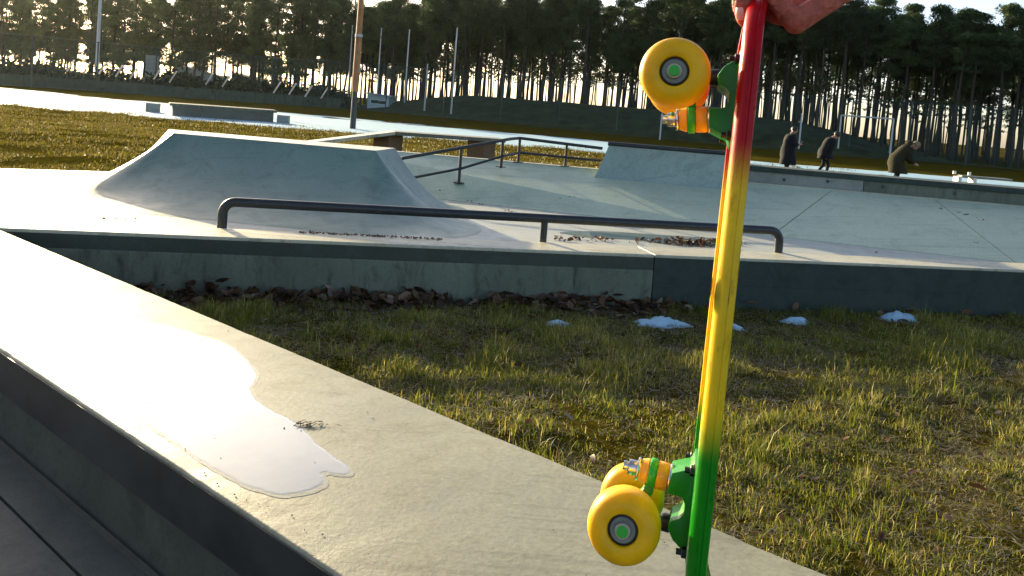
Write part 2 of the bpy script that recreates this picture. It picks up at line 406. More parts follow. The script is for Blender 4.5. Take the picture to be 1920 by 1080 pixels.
# ------------------------------------------------------------------ raised plaza
T = 0.45; FZ = 0.425
wa, wb = on_z(78, 430, T), on_z(1843, 503, T)
wu = (wb - wa).normalized(); wn_ = Vector((-wu.y, wu.x, 0))       # along the ledge, and away from the camera
ba, bb = on_z(427, 427, T), on_z(1453, 474, T)
CAPW = ((ba - wa).dot(wn_) + (bb - wa).dot(wn_)) / 2
def wl_(s, d, z): p = wa + wu * s + wn_ * d; return Vector((p.x, p.y, z))
SJ = (on_z(1233, 480, T) - wa).dot(wu)                            # where the two sections of the ledge meet
S0, S1 = -7.0, (wb - wa).dot(wu) + 5.0
# plaza floor
f1, f2 = wl_(S0, CAPW + .004, FZ), wl_(S1, CAPW + .004, FZ)
e1 = on_z(78, 318, FZ); e2 = on_z(190, 321, FZ); ed = (e2 - e1).normalized()
eL = e1 - ed * 9; eR = e1 + ed * 2.6
cr = [on_z(813, 372, FZ), on_z(1066, 403, FZ), on_z(1470, 450, FZ), on_z(1843, 487, FZ)]
cd = (cr[3] - cr[0]).normalized()
fl = MB().prism([(f1.x, f1.y), (f2.x, f2.y), (f2.x + .5, f2.y + 1.2), (f2.x + .5, 11.6), (eR.x, eR.y), (eL.x, eL.y)], 0.05, FZ)
fo = fl.build('plaza_floor', 'floor'); tag(fo, kind='structure')

# sloping bank behind the floor, cast in panels with open joints
DZ = 0.88
tl, tr_ = on_z(796, 290, DZ), on_z(1844, 382, DZ); td = (tr_ - tl).normalized()
def crease(px, py): return on_z(px, py, FZ)
def top(px, py): return on_z(px, py, DZ)
def on_line(p, d, q): return p + d * (q - p).dot(d)
bankcols = [(tl - td * 1.35, cr[0] - cd * 1.6), (on_line(tl, td, top(1562, 358)), on_line(cr[0], cd, crease(1447, 447))),
            (on_line(tl, td, top(1752, 374)), on_line(cr[0], cd, crease(1905, 494))), (tr_ + td * 3.2, cr[3] + cd * 3.2)]
bk = MB().prism([(p.x, p.y) for p in (bankcols[0][1], bankcols[-1][1], bankcols[-1][0], bankcols[0][0])], .1, [FZ - .006, FZ - .006, DZ - .02, DZ - .02])
bank = bk.build('plaza_bank', 'farconcdark'); tag(bank, kind='structure')
for k in range(3):
    (t0, c0), (t1, c1) = bankcols[k], bankcols[k + 1]
    gt = td * .007; gc = cd * .007
    q = [c0 + gc, c1 - gc, t1 - gt, t0 + gt]
    MB().prism([(p.x, p.y) for p in q], [FZ - .004, FZ - .004, DZ - .018, DZ - .018], [FZ + .006, FZ + .006, DZ, DZ]).build('bank_panel', 'bank', bank)
bn = (bankcols[0][0] - bankcols[0][1]).cross(bankcols[-1][1] - bankcols[0][1]).normalized(); bp0 = bankcols[0][1] + Vector((0, 0, .006))
def on_bank(px, py): return on_plane(px, py, bp0, bn)
# thin kerb along the back of the bank
kb = td.cross(Vector((0, 0, 1))); kb = kb if kb.y > 0 else -kb
k0 = bankcols[0][0] + kb * .004
MB().obox((k0.x, k0.y, .1), td * (bankcols[-1][0] - bankcols[0][0]).length, kb * .12, (0, 0, DZ - .1 + .012)).build('bank_kerb', 'captop', bank)

# pavement on the camera's side of the near ledge
na, nb = on_z(78, 705, T), on_z(640, 1080, T); nd = (nb - na).normalized()
fa, fb = on_z(78, 470, T), on_z(1600, 1080, T)
nn = Vector((-nd.y, nd.x, 0)); nn = nn if nn.y > 0 else -nn
SW = ((fa - na).dot(nn) + (fb - na).dot(nn)) / 2
def sl_(s, d, z): p = na + nd * s + nn * d; return Vector((p.x, p.y, z))
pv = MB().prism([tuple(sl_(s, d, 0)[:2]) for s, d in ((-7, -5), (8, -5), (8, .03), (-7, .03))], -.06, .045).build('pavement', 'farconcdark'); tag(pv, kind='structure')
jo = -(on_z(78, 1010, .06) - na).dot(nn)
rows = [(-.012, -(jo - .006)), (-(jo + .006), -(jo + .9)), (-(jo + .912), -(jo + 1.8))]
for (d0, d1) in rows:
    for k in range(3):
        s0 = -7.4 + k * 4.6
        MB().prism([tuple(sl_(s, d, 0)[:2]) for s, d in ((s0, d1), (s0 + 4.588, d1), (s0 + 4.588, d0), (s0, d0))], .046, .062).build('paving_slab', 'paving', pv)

# ------------------------------------------------------------------ ledges
LEN_N = 13.0
nl = empty('concrete_ledge', sl_(2, SW / 2, 0)); tag(nl, 'long low concrete ledge in the foreground with a puddle on its top', 'ledge', 'low concrete ledges')
P0 = -6.0
def nlbox(s0, s1, d0, d1, z0, z1): return MB().obox(sl_(s0, d0, z0), nd * (s1 - s0), nn * (d1 - d0), (0, 0, z1 - z0))
cs_ = [(.004, .27, 0), (0, .276, 0), (0, T - .010, .35), (.003, T - .003, 1), (.010, T, .6), (SW * .5, T, 0), (SW - .010, T, .6), (SW - .003, T - .003, 1), (SW, T - .010, .35), (SW, .276, 0), (SW - .004, .27, 0)]
m_ = MB(); vs = []; NS = 520
for i in range(NS + 1):
    s_ = P0 + LEN_N * i / NS
    for k, (d, z, wgt) in enumerate(cs_):
        side = 0 if d < SW / 2 else 1
        ch = max(0, float(fbm(s_ * 9 + side * 50, 2.0)) - .60) * .014 + max(0, float(vnoise(s_ * 34 + side * 9, 7.0)) - .72) * .006 + (float(vnoise(s_ * 3 + side * 70, 1.0)) - .5) * .0015
        dd = d + (ch if side == 0 else -ch) * wgt * .8 * (1 if d not in (SW * .5,) else 0); vs.append(sl_(s_, dd, z - ch * wgt * .7))
n = len(cs_); fs = [[i * n + k, (i + 1) * n + k, (i + 1) * n + (k + 1) % n, i * n + (k + 1) % n] for i in range(NS) for k in range(n)] + [list(range(n)), [NS * n + k for k in range(n - 1, -1, -1)]]
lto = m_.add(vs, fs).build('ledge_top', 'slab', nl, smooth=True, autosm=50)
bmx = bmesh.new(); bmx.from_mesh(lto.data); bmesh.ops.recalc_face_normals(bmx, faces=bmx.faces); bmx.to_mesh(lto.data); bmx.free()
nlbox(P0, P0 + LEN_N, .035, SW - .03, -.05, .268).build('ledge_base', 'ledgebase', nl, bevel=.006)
nlbox(P0, P0 + LEN_N, -.006, -.001, .275, T - .012).build('edge_plate', 'plate', nl)

w1 = empty('concrete_ledge', wl_(SJ / 2, CAPW / 2, 0)); tag(w1, 'long concrete ledge with stained face and dark cast band, behind the leaf litter', 'ledge', 'low concrete ledges')
def wbox(s0, s1, d0, d1, z0, z1): return MB().obox(wl_(s0, d0, z0), wu * (s1 - s0), wn_ * (d1 - d0), (0, 0, z1 - z0))
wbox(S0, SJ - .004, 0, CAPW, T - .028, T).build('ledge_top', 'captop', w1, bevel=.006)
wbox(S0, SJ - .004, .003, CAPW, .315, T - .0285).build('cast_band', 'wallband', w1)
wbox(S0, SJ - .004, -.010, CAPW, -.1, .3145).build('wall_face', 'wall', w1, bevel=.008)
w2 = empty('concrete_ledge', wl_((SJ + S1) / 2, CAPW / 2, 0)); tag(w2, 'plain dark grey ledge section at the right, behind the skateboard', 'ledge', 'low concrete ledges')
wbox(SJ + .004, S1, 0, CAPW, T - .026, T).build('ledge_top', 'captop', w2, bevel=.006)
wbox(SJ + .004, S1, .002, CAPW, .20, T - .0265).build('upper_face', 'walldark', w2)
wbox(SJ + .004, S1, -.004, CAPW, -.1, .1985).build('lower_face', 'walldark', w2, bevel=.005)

# ledge wall on the far side of the bank, right
lw = empty('concrete_ledge', tr_); tag(lw, 'far low concrete ledge with a dark top below the three people', 'ledge', 'low concrete ledges')
l0 = on_line(tl, td, top(1404, 345)); l1 = tr_ + td * 3
def fbx(a, b, d0, d1, z0, z1):
    u = (b - a); u.z = 0; return MB().obox((a + kb * d0).xy.to_3d() + Vector((0, 0, z0)), u, kb * (d1 - d0), (0, 0, z1 - z0))
jm = on_line(tl, td, top(1621, 362))
fbx(l0, jm - td * .004, .13, .62, .1, 1.035).build('wall_face', 'farconc', lw)
fbx(jm + td * .004, l1, .13, .62, .1, 1.035).build('wall_face', 'wall', lw)
fbx(l0 - td * .03, l1, .10, .66, 1.037, 1.105).build('ledge_top', 'walldark', lw, bevel=.006)
for px, py in ((1470, 337), (1552, 340), (1655, 350), (1790, 363)):
    c = on_plane(px, py, l0 + kb * .13, kb)
    MB().lathe(c - kb * .004, -kb, [(0, .022), (.004, .022), (.005, .016)], 10).build('tie_hole', 'polebase', lw)

# ------------------------------------------------------------------ hipped ramp with curved sides
TH = 1.055
ptl = on_z(325, 250, TH); ptr = on_z(705, 283, TH)
ru = (ptr - ptl); RL = ru.length; ru.normalize(); rn = Vector((ru.y, -ru.x, 0)); rn = rn if rn.y < 0 else -rn   # rn faces the camera
RD, FR, SR, BR = .75, 1.62, .88, .35
nlf = Vector((-.90, -.436, 0)).normalized(); elf = Vector((-.436, .90, 0)).normalized()      # outward side and edge of the left flank
pbl = ptl + elf * RD; pbr = ptr - rn * RD
zz = lambda t: FZ + .002 + (TH - FZ - .002) * (1 - t) ** 2.0
def rim_points():
    """points round the top edge with the outward run of the curved side there"""
    cs = [ptl, ptr, pbr, pbl]; nr = [(rn, FR), (ru, SR), (-rn, BR), (nlf, SR)]       # front, right, back, left
    out = []
    for k in range(4):
        a, b = cs[k], cs[(k + 1) % 4]; (n_, r_), (m_, q_) = nr[k], nr[(k + 1) % 4]
        for i in range(12): out.append((a.lerp(b, i / 12), n_ * r_))
        for i in range(13):
            f = i / 13; d = (n_ * math.cos(f * math.pi / 2) + m_ * math.sin(f * math.pi / 2)).normalized()
            out.append((b, d * (r_ * (1 - f) + q_ * f + .42 * math.sin(math.pi * f) * (1 if k in (0, 3) else .2))))
    return out
rp = empty('skate_ramp', Vector((*((ptl + ptr) / 2 - rn * .5).xy, FZ))); tag(rp, 'grey concrete skate ramp with curved sloping sides and a flat top', 'ramp')
rps = rim_points(); nr_ = 22; vs = []
for i in range(nr_ + 1):
    t = i / nr_
    for p, d in rps: q = p + d * t; vs.append(Vector((q.x, q.y, zz(t))))
n = len(rps)
MB().add(vs, [[i * n + k, (i + 1) * n + k, (i + 1) * n + (k + 1) % n, i * n + (k + 1) % n] for i in range(nr_) for k in range(n)]).build('curved_sides', 'ramp', rp, smooth=True, autosm=70)
dk = [ptl, ptr, pbr, pbl]
MB().prism([(p.x, p.y) for p in dk], TH - .2, TH + .004).build('deck', 'captop', rp, bevel=.004)

# small quarter pipe with steel coping at the top of the bank
q0, q1 = on_line(tl, td, top(1114, 321)), on_line(tl, td, top(1378, 344))
qp = empty('quarter_pipe', (q0 + q1) / 2); tag(qp, 'small concrete quarter pipe with black coping at the top of the bank', 'ramp')
QH = .355; K = 12
vs = []; fs = []
for side, e in ((0, q0), (1, q1)):
    for i in range(K + 1):
        t = i / K; off = .02 - .16 + .16 * (1 - (1 - t) ** 2) - .03 * (1 - t); z = DZ - .10 + (QH + .104) * t ** 1.2
        sh = (.16 * (t ** 1.1)) * (1 if side == 0 else -0.1)
        p = e + kb * (off - .12) + td * sh; vs.append(Vector((p.x, p.y, z)))
for i in range(K): fs.append([i, K + 1 + i, K + 2 + i, i + 1])
nb_ = len(vs)
for side, e in ((0, q0), (1, q1)):
    for z, sh in ((.2, 0), (DZ + .004 + QH, .16)):
        p = e + kb * .75 + td * (sh if side == 0 else 0); vs.append(Vector((p.x, p.y, z)))
fs += [[K, 2 * K + 1, nb_ + 3, nb_ + 1], [i for i in range(K + 1)] + [nb_ + 1, nb_], [2 * K + 1 - i for i in range(K + 1)] + [nb_ + 2, nb_ + 3], [nb_, nb_ + 1, nb_ + 3, nb_ + 2]]
MB().add(vs, fs).build('ramp_body', 'quarter', qp)
c0 = vs[K]; c1 = vs[2 * K + 1]
MB().tube([c0 - td * .02 + Vector((0, 0, .008)), c1 + td * .02 + Vector((0, 0, .008))], .028, 10).build('coping', 'railpaint', qp, smooth=True)

# kinked ledge on two supports
KZ = float(gz(0, 16.3))
kl = empty('kinked_ledge', on_z(815, 290, KZ)); tag(kl, 'kinked ledge, bright sloping slab running into a dark flat one on two supports', 'ledge')
s1b, s2b = on_z(727, 285, KZ), on_z(903, 296, KZ)
kdir = (s2b - s1b).normalized(); kn = Vector((-kdir.y, kdir.x, 0))
KT = at_depth(742, 246, (s1b - CAM).dot(FW)).z
a0 = on_plane(742, 246, s1b - kn * .38, kn); a1 = on_plane(948, 268, s1b - kn * .38, kn)
MB().obox(a0.xy.to_3d() + Vector((0, 0, KT - .085)), kdir * (a1 - a0).xy.length, kn * .8, (0, 0, .085)).build('flat_slab', 'farconcdark', kl, bevel=.006)
# sloping slab: far end joins the flat one, low end towards the ramp
hi = a0 - kdir * .006; lo0 = on_z(500, 300, KZ + .12); lo = hi - kdir * 2.35 - kn * .35
u_ = Vector((lo.x - hi.x, lo.y - hi.y, -(KT - KZ) + .07))
MB().obox((hi.x, hi.y, KT - .075), u_, kn * .8, (0, 0, .075)).build('sloping_slab', 'captop', kl, bevel=.006)  # sun glare on the slope is put into this pale concrete
for sb, wpx in ((s1b, 58), (s2b, 56)):
    w_ = wpx / F * (sb - CAM).dot(FW); c = sb + kn * .1
    rz = math.atan2(kdir.y, kdir.x) + rad(38)
    MB().box((c.x, c.y, (KT - .088 + KZ - .1) / 2), w_ * .62, w_ * .72, KT - .088 - KZ + .1, rz).build('support', 'brownblock', kl, bevel=.008)

# ------------------------------------------------------------------ rails
def arc(p, a, b, r, n=6):
    """rounded corner at p between directions a (coming) and b (leaving)"""
    a = a.normalized(); b = b.normalized(); th = a.angle(b); d = r * math.tan(th / 2)
    s, e = p - a * d, p + b * d; out = []
    ctr = s + (b - a * a.dot(b)).normalized() * r
    for i in range(n + 1):
        t = i / n * th; out.append(ctr + (a * math.sin(t) - (b - a * a.dot(b)).normalized() * math.cos(t)) * r)
    return out
r0, r2 = on_z(416, 424, T), on_z(1459, 473, T); rm = on_z(1019, 453, T)
rd = (r2 - r0).normalized(); RH = .205; RR = .04
gr = empty('grind_rail', (r0 + r2) / 2); tag(gr, 'long low black tubular grind rail with rounded ends on the ledge', 'rail')
up = Vector((0, 0, 1))
path = [r0 - up * .02] + arc(r0 + up * RH, up, rd, .10) + arc(r2 + up * RH, rd, -up, .10) + [r2 - up * .02]
MB().tube(path, RR, 14).build('rail_bar', 'railpaint', gr, smooth=True)
pm = on_line(r0, rd, rm)
MB().tube([pm - up * .02, pm + up * (RH - .02)], RR * .8, 12).build('post', 'railpaint', gr, smooth=True)

# handrail: sloping flight up the bank, then along its back edge
hr = empty('handrail', on_bank(943, 314)); tag(hr, 'black two bar handrail climbing the bank and turning along its edge', 'rail')
HB = [on_bank(865, 344), on_bank(943, 314)]
hd = (HB[1] - HB[0]).normalized()
hs = HB[0] - (HB[1] - HB[0]) * 1.42
hs.z = FZ
h1t = at_depth(865, 277, (HB[0] - CAM).dot(FW)); h2t = at_depth(943, 263, (HB[1] - CAM).dot(FW))
hsd = (hs - CAM).dot(FW)
h0t = h1t + (h1t - h2t) * 1.42
crn = HB[1] + (HB[1] - HB[0]).normalized() * .13
B3 = on_line(tl, td, top(973, 307)) + kb * .03; B4 = on_line(tl, td, top(1062, 312)) + kb * .03
B3.z = B4.z = DZ
B5 = B4 + (B4 - B3) * .75
h3t = at_depth(975, 259, (B3 - CAM).dot(FW)); h4t = at_depth(1063, 270, (B4 - CAM).dot(FW)); h5t = h4t + (h4t - h3t) * .75
RR2 = .021
MB().tube([Vector((h0t.x, h0t.y, FZ)), h0t - up * .06, h0t - up * .012 + (h1t - h0t) * .03, h0t + (h1t - h0t) * .09, h1t, h2t, (h2t + h3t) / 2 + up * .006, h3t, h4t, h5t], RR2, 10).build('top_bar', 'railpaint', hr, smooth=True)
lowf = lambda b, t_: b.lerp(t_, .42)
MB().tube([lowf(Vector((h0t.x, h0t.y, FZ)), h0t), lowf(HB[0], h1t), lowf(HB[1], h2t)], RR2 * .8, 8).build('lower_bar', 'railpaint', hr, smooth=True)
MB().tube([lowf(HB[1], h2t) + (h3t - h2t) * .02, lowf(B3, h3t), lowf(B4, h4t), lowf(B5, h5t)], RR2 * .8, 8).build('lower_bar', 'railpaint', hr, smooth=True)
for b_, t_ in ((HB[0], h1t), (HB[1], h2t), (B3, h3t), (B4, h4t)):
    p_ = MB().tube([(t_.x, t_.y, b_.z - .01), t_ - up * .01], RR2 * .95, 10).build('post', 'railpaint', hr, smooth=True)
    MB().box((t_.x, t_.y, b_.z + .008), .13, .10, .012).build('base_plate', 'railpaint', p_)

# ------------------------------------------------------------------ puddles
def blob(pix, z, name, label, th=.0012, jit=.012, mat='water', sub=6, cat='puddle', plane=None):
    P = [on_z(a, b, z) for a, b in pix]; n = len(P); out = []
    for i in range(n):
        p0, p1, p2, p3 = P[i - 1], P[i], P[(i + 1) % n], P[(i + 2) % n]
        for k in range(sub):
            t = k / sub
            q = .5 * ((2 * p1) + (p2 - p0) * t + (2 * p0 - 5 * p1 + 4 * p2 - p3) * t * t + (3 * p1 - p0 - 3 * p2 + p3) * t ** 3)
            out.append((q.x + random.uniform(-jit, jit), q.y + random.uniform(-jit, jit)))
    ar = sum(out[i - 1][0] * out[i][1] - out[i][0] * out[i - 1][1] for i in range(len(out)))
    if ar < 0: out = out[::-1]
    cx_ = sum(p[0] for p in out) / len(out); cy_ = sum(p[1] for p in out) / len(out); fr = []
    n = len(out); ins = []
    for i in range(n):
        (ax_, ay_), (bx_, by_) = out[i - 1], out[(i + 1) % n]; l = math.hypot(bx_ - ax_, by_ - ay_) or 1
        ins.append((out[i][0] - (by_ - ay_) / l * .009, out[i][1] + (bx_ - ax_) / l * .009))
    o = MB().add([(x, y, z + .0008) for x, y in out] + [(x, y, z + th) for x, y in ins], [list(range(n, 2 * n))] + [[i, (i + 1) % n, n + (i + 1) % n, n + i] for i in range(n)]).build(name, mat)
    for (x, y) in out:
        k = .006 + .035 * float(fbm(x * 5, y * 5)); l = math.hypot(x - cx_, y - cy_); fr.append((x + (x - cx_) / l * k, y + (y - cy_) / l * k))
    MB().prism(fr, z + .0003, z + .0007).build('damp_edge', 'damp', o)
    return tag(o, label, cat)
blob([(40, 560), (150, 585), (290, 608), (405, 640), (452, 668), (478, 702), (468, 735), (500, 765), (558, 797), (600, 838), (655, 880), (642, 890), (606, 886), (607, 903), (582, 919), (520, 927), (450, 905), (372, 862), (318, 822), (262, 780), (205, 735), (140, 690), (90, 650), (20, 600)],
     T, 'puddle', 'large bright puddle reflecting the sky on the foreground ledge', jit=.0035)
blob([(1050, 436), (1130, 434), (1230, 440), (1345, 447), (1400, 456), (1345, 464), (1270, 461), (1190, 450), (1100, 446)], FZ, 'puddle', 'thin dark puddle with leaves on the plaza floor behind the rail', jit=.01)


# ================================================================== FAR THINGS
def gpt(px, py):
    """sight line met with the ground"""
    z = .2
    for _ in range(12):
        p = on_z(px, py, z); z = float(gz(p.x, p.y)) * .7 + z * .3
        if z > 1.3: z = 1.3
    return Vector((p.x, p.y, float(gz(p.x, p.y))))
def up_to(base, px, py):
    """height over base of the point seen at px, py straight above it"""
    D = (base - CAM).dot(FW)
    return at_depth(px, py, D).z - base.z
def dep(p): return (p - CAM).dot(FW)

# concrete table ledge and two blocks in the far grass
b0, b1 = gpt(323, 219), gpt(512, 231)
td2 = (b1 - b0); tl2 = td2.length; td2.normalize(); tn2 = Vector((-td2.y, td2.x, 0))
th2 = up_to(b0, 321, 193)
lt = empty('concrete_ledge', (b0 + b1) / 2); tag(lt, 'distant low concrete ledge with overhanging top between two grey blocks', 'ledge', 'low concrete ledges')
MB().obox(b0 - up * .2, td2 * tl2, tn2 * 1.3, (0, 0, th2 - .13 + .2)).build('ledge_base', 'farconcdark', lt)
MB().obox(b0 - td2 * .14 - tn2 * .12 + up * (th2 - .128), td2 * (tl2 + .28), tn2 * 1.54, (0, 0, .128)).build('ledge_top', 'wall', lt, bevel=.01)
for (px, py, wp, tp, lb) in ((282, 212, 21, 192, 'small grey concrete block at the left end of the distant ledge'), (528, 233, 21, 215, 'small grey concrete block at the right end of the distant ledge')):
    c = gpt(px, py); h = up_to(c, px, tp); w_ = wp / F * dep(c)
    bo = empty('concrete_block', c); tag(bo, lb, 'block', 'grey blocks in the far grass')
    MB().box((c.x, c.y + w_ / 2, c.z + h / 2 - .03), w_, w_, h, .1).build('block_body', 'farconc', bo, bevel=.015)
    MB().box((c.x, c.y + w_ / 2, c.z - .02), w_ * 1.06, w_ * 1.06, .1, .1).build('block_foot', 'farconcdark', bo, bevel=.01)

# tall lamp post with orange brown shaft
c = gpt(661, 243)
lp = empty('lamp_post', c); tag(lp, 'tall orange brown lamp post with dark foot rising from the snow', 'lamp post')
hb = up_to(c, 668, 172); wl1 = 13 / F * dep(c) / 2
MB().tube([c - up * .1, c + up * .05, c + up * hb], [wl1 * .85, wl1 * .85, wl1 * .8], 12).build('pole_foot', 'polebase', lp, smooth=True)
MB().box((c.x, c.y, c.z + .01), .5, .5, .05).build('base_plate', 'polebase', lp)
MB().tube([c + up * (hb + .002), c + up * 4.6], [wl1, wl1 * .95], 12).build('pole_shaft', 'rust', lp, smooth=True)
MB().tube([c + up * 4.603, c + up * 9.4], [wl1 * .9, wl1 * .6], 12).build('pole_shaft', 'rust', lp, smooth=True)
MB().lathe(c + up * 4.5, up, [(0, wl1 * 1.02), (.01, wl1 * 1.12), (.12, wl1 * 1.12), (.13, wl1 * 1.02)], 14).build('collar', 'galv', lp, smooth=True)
ar_ = MB().tube([c + up * 9.35, c + up * 9.5 + Vector((.5, -.3, 0)), c + up * 9.5 + Vector((1.1, -.7, 0))], .05, 8).build('lamp_arm', 'galv', lp, smooth=True)
MB().box(c + up * 9.46 + Vector((1.2, -.76, 0)), .6, .26, .1, -.5).build('lamp_head', 'galv', ar_, bevel=.03)
# pale lamp post at the far left
c = gpt(180, 162)
lp = empty('lamp_post', c); tag(lp, 'pale grey lamp post at the far left behind the snow', 'lamp post')
w_ = 8 / F * dep(c) / 2
MB().tube([c - up * .1, c + up * 14], [w_, w_ * .6], 10).build('pole_shaft', 'polegrey', lp, smooth=True)
MB().box((c.x, c.y, c.z + .03), .7, .7, .08).build('base_plate', 'galv', lp)
ar_ = MB().tube([c + up * 13.9, c + up * 14.1 + Vector((.9, 0, 0)), c + up * 14.1 + Vector((1.6, 0, 0))], .06, 8).build('lamp_arm', 'polegrey', lp, smooth=True)
MB().box(c + up * 14.04 + Vector((1.8, 0, 0)), .8, .35, .12).build('lamp_head', 'polegrey', ar_, bevel=.03)

# block pillar
c = gpt(279, 170); D_ = dep(c); w_ = 18 / F * D_; h = up_to(c, 282, 103)
pl = empty('block_pillar', c); tag(pl, 'tall grey concrete block pillar by the far fence', 'pillar')
nC = 8
bm_ = MB().box((0, 0, 0), w_, w_, h / nC - .03).mesh('block')
bmb = bmesh.new(); bmb.from_mesh(bm_); bmesh.ops.bevel(bmb, geom=list(bmb.edges), offset=.02, segments=1, affect='EDGES'); bmb.to_mesh(bm_); bmb.free()
for k in range(nC):
    o = link('block', bm_, 'farconc', pl, off=(random.uniform(-.015, .015), w_ / 2 + random.uniform(-.02, .02), h / nC * (k + .5) - .02))
MB().box((c.x, c.y + w_ / 2, c.z + h / 2 - .1), w_ - .06, w_ - .06, h - .1).build('mortar_core', 'farconcdark', pl)

# slender poles round the court
tops = [((651, 199), (661, 50)), ((705, 204), (716, 55)), ((757, 210), (768, 58)), ((845, 221), (857, 55)), ((795, 216), (800, 122))]
wh = ['directly left of the orange brown lamp post', 'first right of the orange brown lamp post', 'second right of the orange brown lamp post', 'rightmost of the tall ones', 'the shortest, between two taller poles']
for (bpx, tpx), w__ in zip(tops, wh):
    c = gpt(*bpx); h = up_to(c, *tpx)
    po = empty('court_pole', c); tag(po, 'slender pale pole at the court, ' + w__, 'pole', 'slender poles round the court')
    MB().tube([c - up * .2, c + up * h], [.085, .06], 8).build('pole_shaft', 'polegrey', po, smooth=True)
    MB().lathe(c + up * h, up, [(0, .065), (.06, .07), (.12, .03)], 8).build('pole_cap', 'polegrey', po)

# green mesh fence
fposts = [(78, 170), (180, 171), (290, 177), (397, 184), (507, 192), (613, 203), (722, 212), (830, 221), (938, 231), (1047, 240), (1155, 251), (1262, 260), (1370, 270), (1480, 280), (1590, 290), (1700, 301), (1810, 311), (1925, 322)]
fp = [gpt(*q) for q in fposts]
fp[0] = fp[1] * 2 - fp[2]; fp.insert(0, fp[0] * 2 - fp[1]); fr0 = fp[8]
fe = empty('mesh_fence', fr0); tag(fe, 'long dark green wire mesh fence in front of the hill and trees', 'fence')
FH = 4.3
for p in fp:
    MB().tube([p - up * .3, p + up * (FH + .05)], .055, 6).build('post', 'poledark', fe)
for a, b in zip(fp[:-1], fp[1:]):
    MB().add([a + up * .06, b + up * .06, b + up * FH, a + up * FH], [[0, 1, 2, 3]]).build('mesh_panel', 'mesh', fe)
    MB().tube([a + up * FH, b + up * FH], .028, 5).build('top_rail', 'poledark', fe)
    MB().tube([a + up * .1, b + up * .1], .02, 5).build('bottom_rail', 'poledark', fe)
# pale stripe of a boarding along the court
for (a, b, t0, lb, mt_) in (((690, 190), (980, 213), 11, 'white board rail along the far court, low behind the mesh fence', 'white'),):
    p, q = gpt(a[0], a[1] + 14), gpt(b[0], b[1] + 14)
    p = p + (p - CAM).xy.to_3d() * .12; q = q + (q - CAM).xy.to_3d() * .12
    hb = empty('board_rail', (p + q) / 2); tag(hb, lb, 'rail')
    d_ = (q - p).normalized(); zt = 1.0
    MB().tube([p + up * zt, q + up * zt], .05, 6).build('rail_bar', mt_, hb)
    for k in range(9): x = p.lerp(q, k / 8); MB().tube([x - up * .2, x + up * zt], .04, 6).build('post', mt_, hb)

# dark barrier with slanting white arms
arms = [(133, 122), (163, 126), (193, 127), (224, 132), (251, 136), (296, 137), (325, 143), (393, 147), (424, 151), (520, 163), (549, 166), (579, 170), (609, 173)]
ba_, bb_ = gpt(-20, 168), gpt(640, 214)
ba_ = ba_ + (ba_ - CAM).xy.to_3d() * .20; bb_ = bb_ + (bb_ - CAM).xy.to_3d() * .20
bf = empty('barrier_fence', (ba_ + bb_) / 2); tag(bf, 'dark green board barrier topped with slanting white arms behind the mesh fence', 'fence')
bd_ = (bb_ - ba_); bl_ = bd_.length; bd_.normalize(); bnr = Vector((-bd_.y, bd_.x, 0)); NB = 34
for k in range(NB):
    a = ba_ + bd_ * (bl_ / NB * k)
    MB().obox(a + Vector((0, 0, float(gz(a.x, a.y)) - a.z)) - up * .3, bd_ * (bl_ / NB - .05), bnr * .08, (0, 0, 1.25)).build('board_panel', 'barrier', bf)
for (px, py) in arms:
    c = on_plane(px, py, ba_, bnr); dd = dep(c)
    a = at_depth(px - 7, py + 11, dd); b = at_depth(px + 6, py - 9, dd - .9)
    MB().tube([a, b], .075, 6).build('slanting_arm', 'white', bf)
    MB().tube([Vector((a.x, a.y, a.z - 1.6)), a], .05, 6).build('post', 'poledark', bf)

# dark hedge behind the barrier
rgh = np.random.default_rng(8); Vq = []
for k in range(420):
    t = rgh.random(); c = ba_.lerp(bb_, t * 1.02) + bnr * rgh.uniform(1.0, 4.0); hgt = .5 + 2.3 * float(fbm(t * 14, 3.3)) ** 1.4
    z = float(gz(c.x, c.y)) + hgt * rgh.random() ** .7; m_ = 60
    d = rgh.normal(size=(m_, 3)) * np.array([.5, .5, .36]); pp = np.array([c.x, c.y, z]) + d; u = rgh.normal(size=(m_, 3)) * .13; v_ = rgh.normal(size=(m_, 3)) * .09
    Vq.append(np.stack([pp - u, pp + v_, pp + u, pp - v_], 1))
V_ = np.concatenate(Vq).reshape(-1, 3); nq = len(V_) // 4
ho = link('hedge', np_mesh('hedge', V_, np.arange(nq * 4), np.arange(nq) * 4, np.full(nq, 4)), 'hedge'); tag(ho, 'ragged dark hedge behind the barrier with the white arms', 'hedge', kind='stuff')

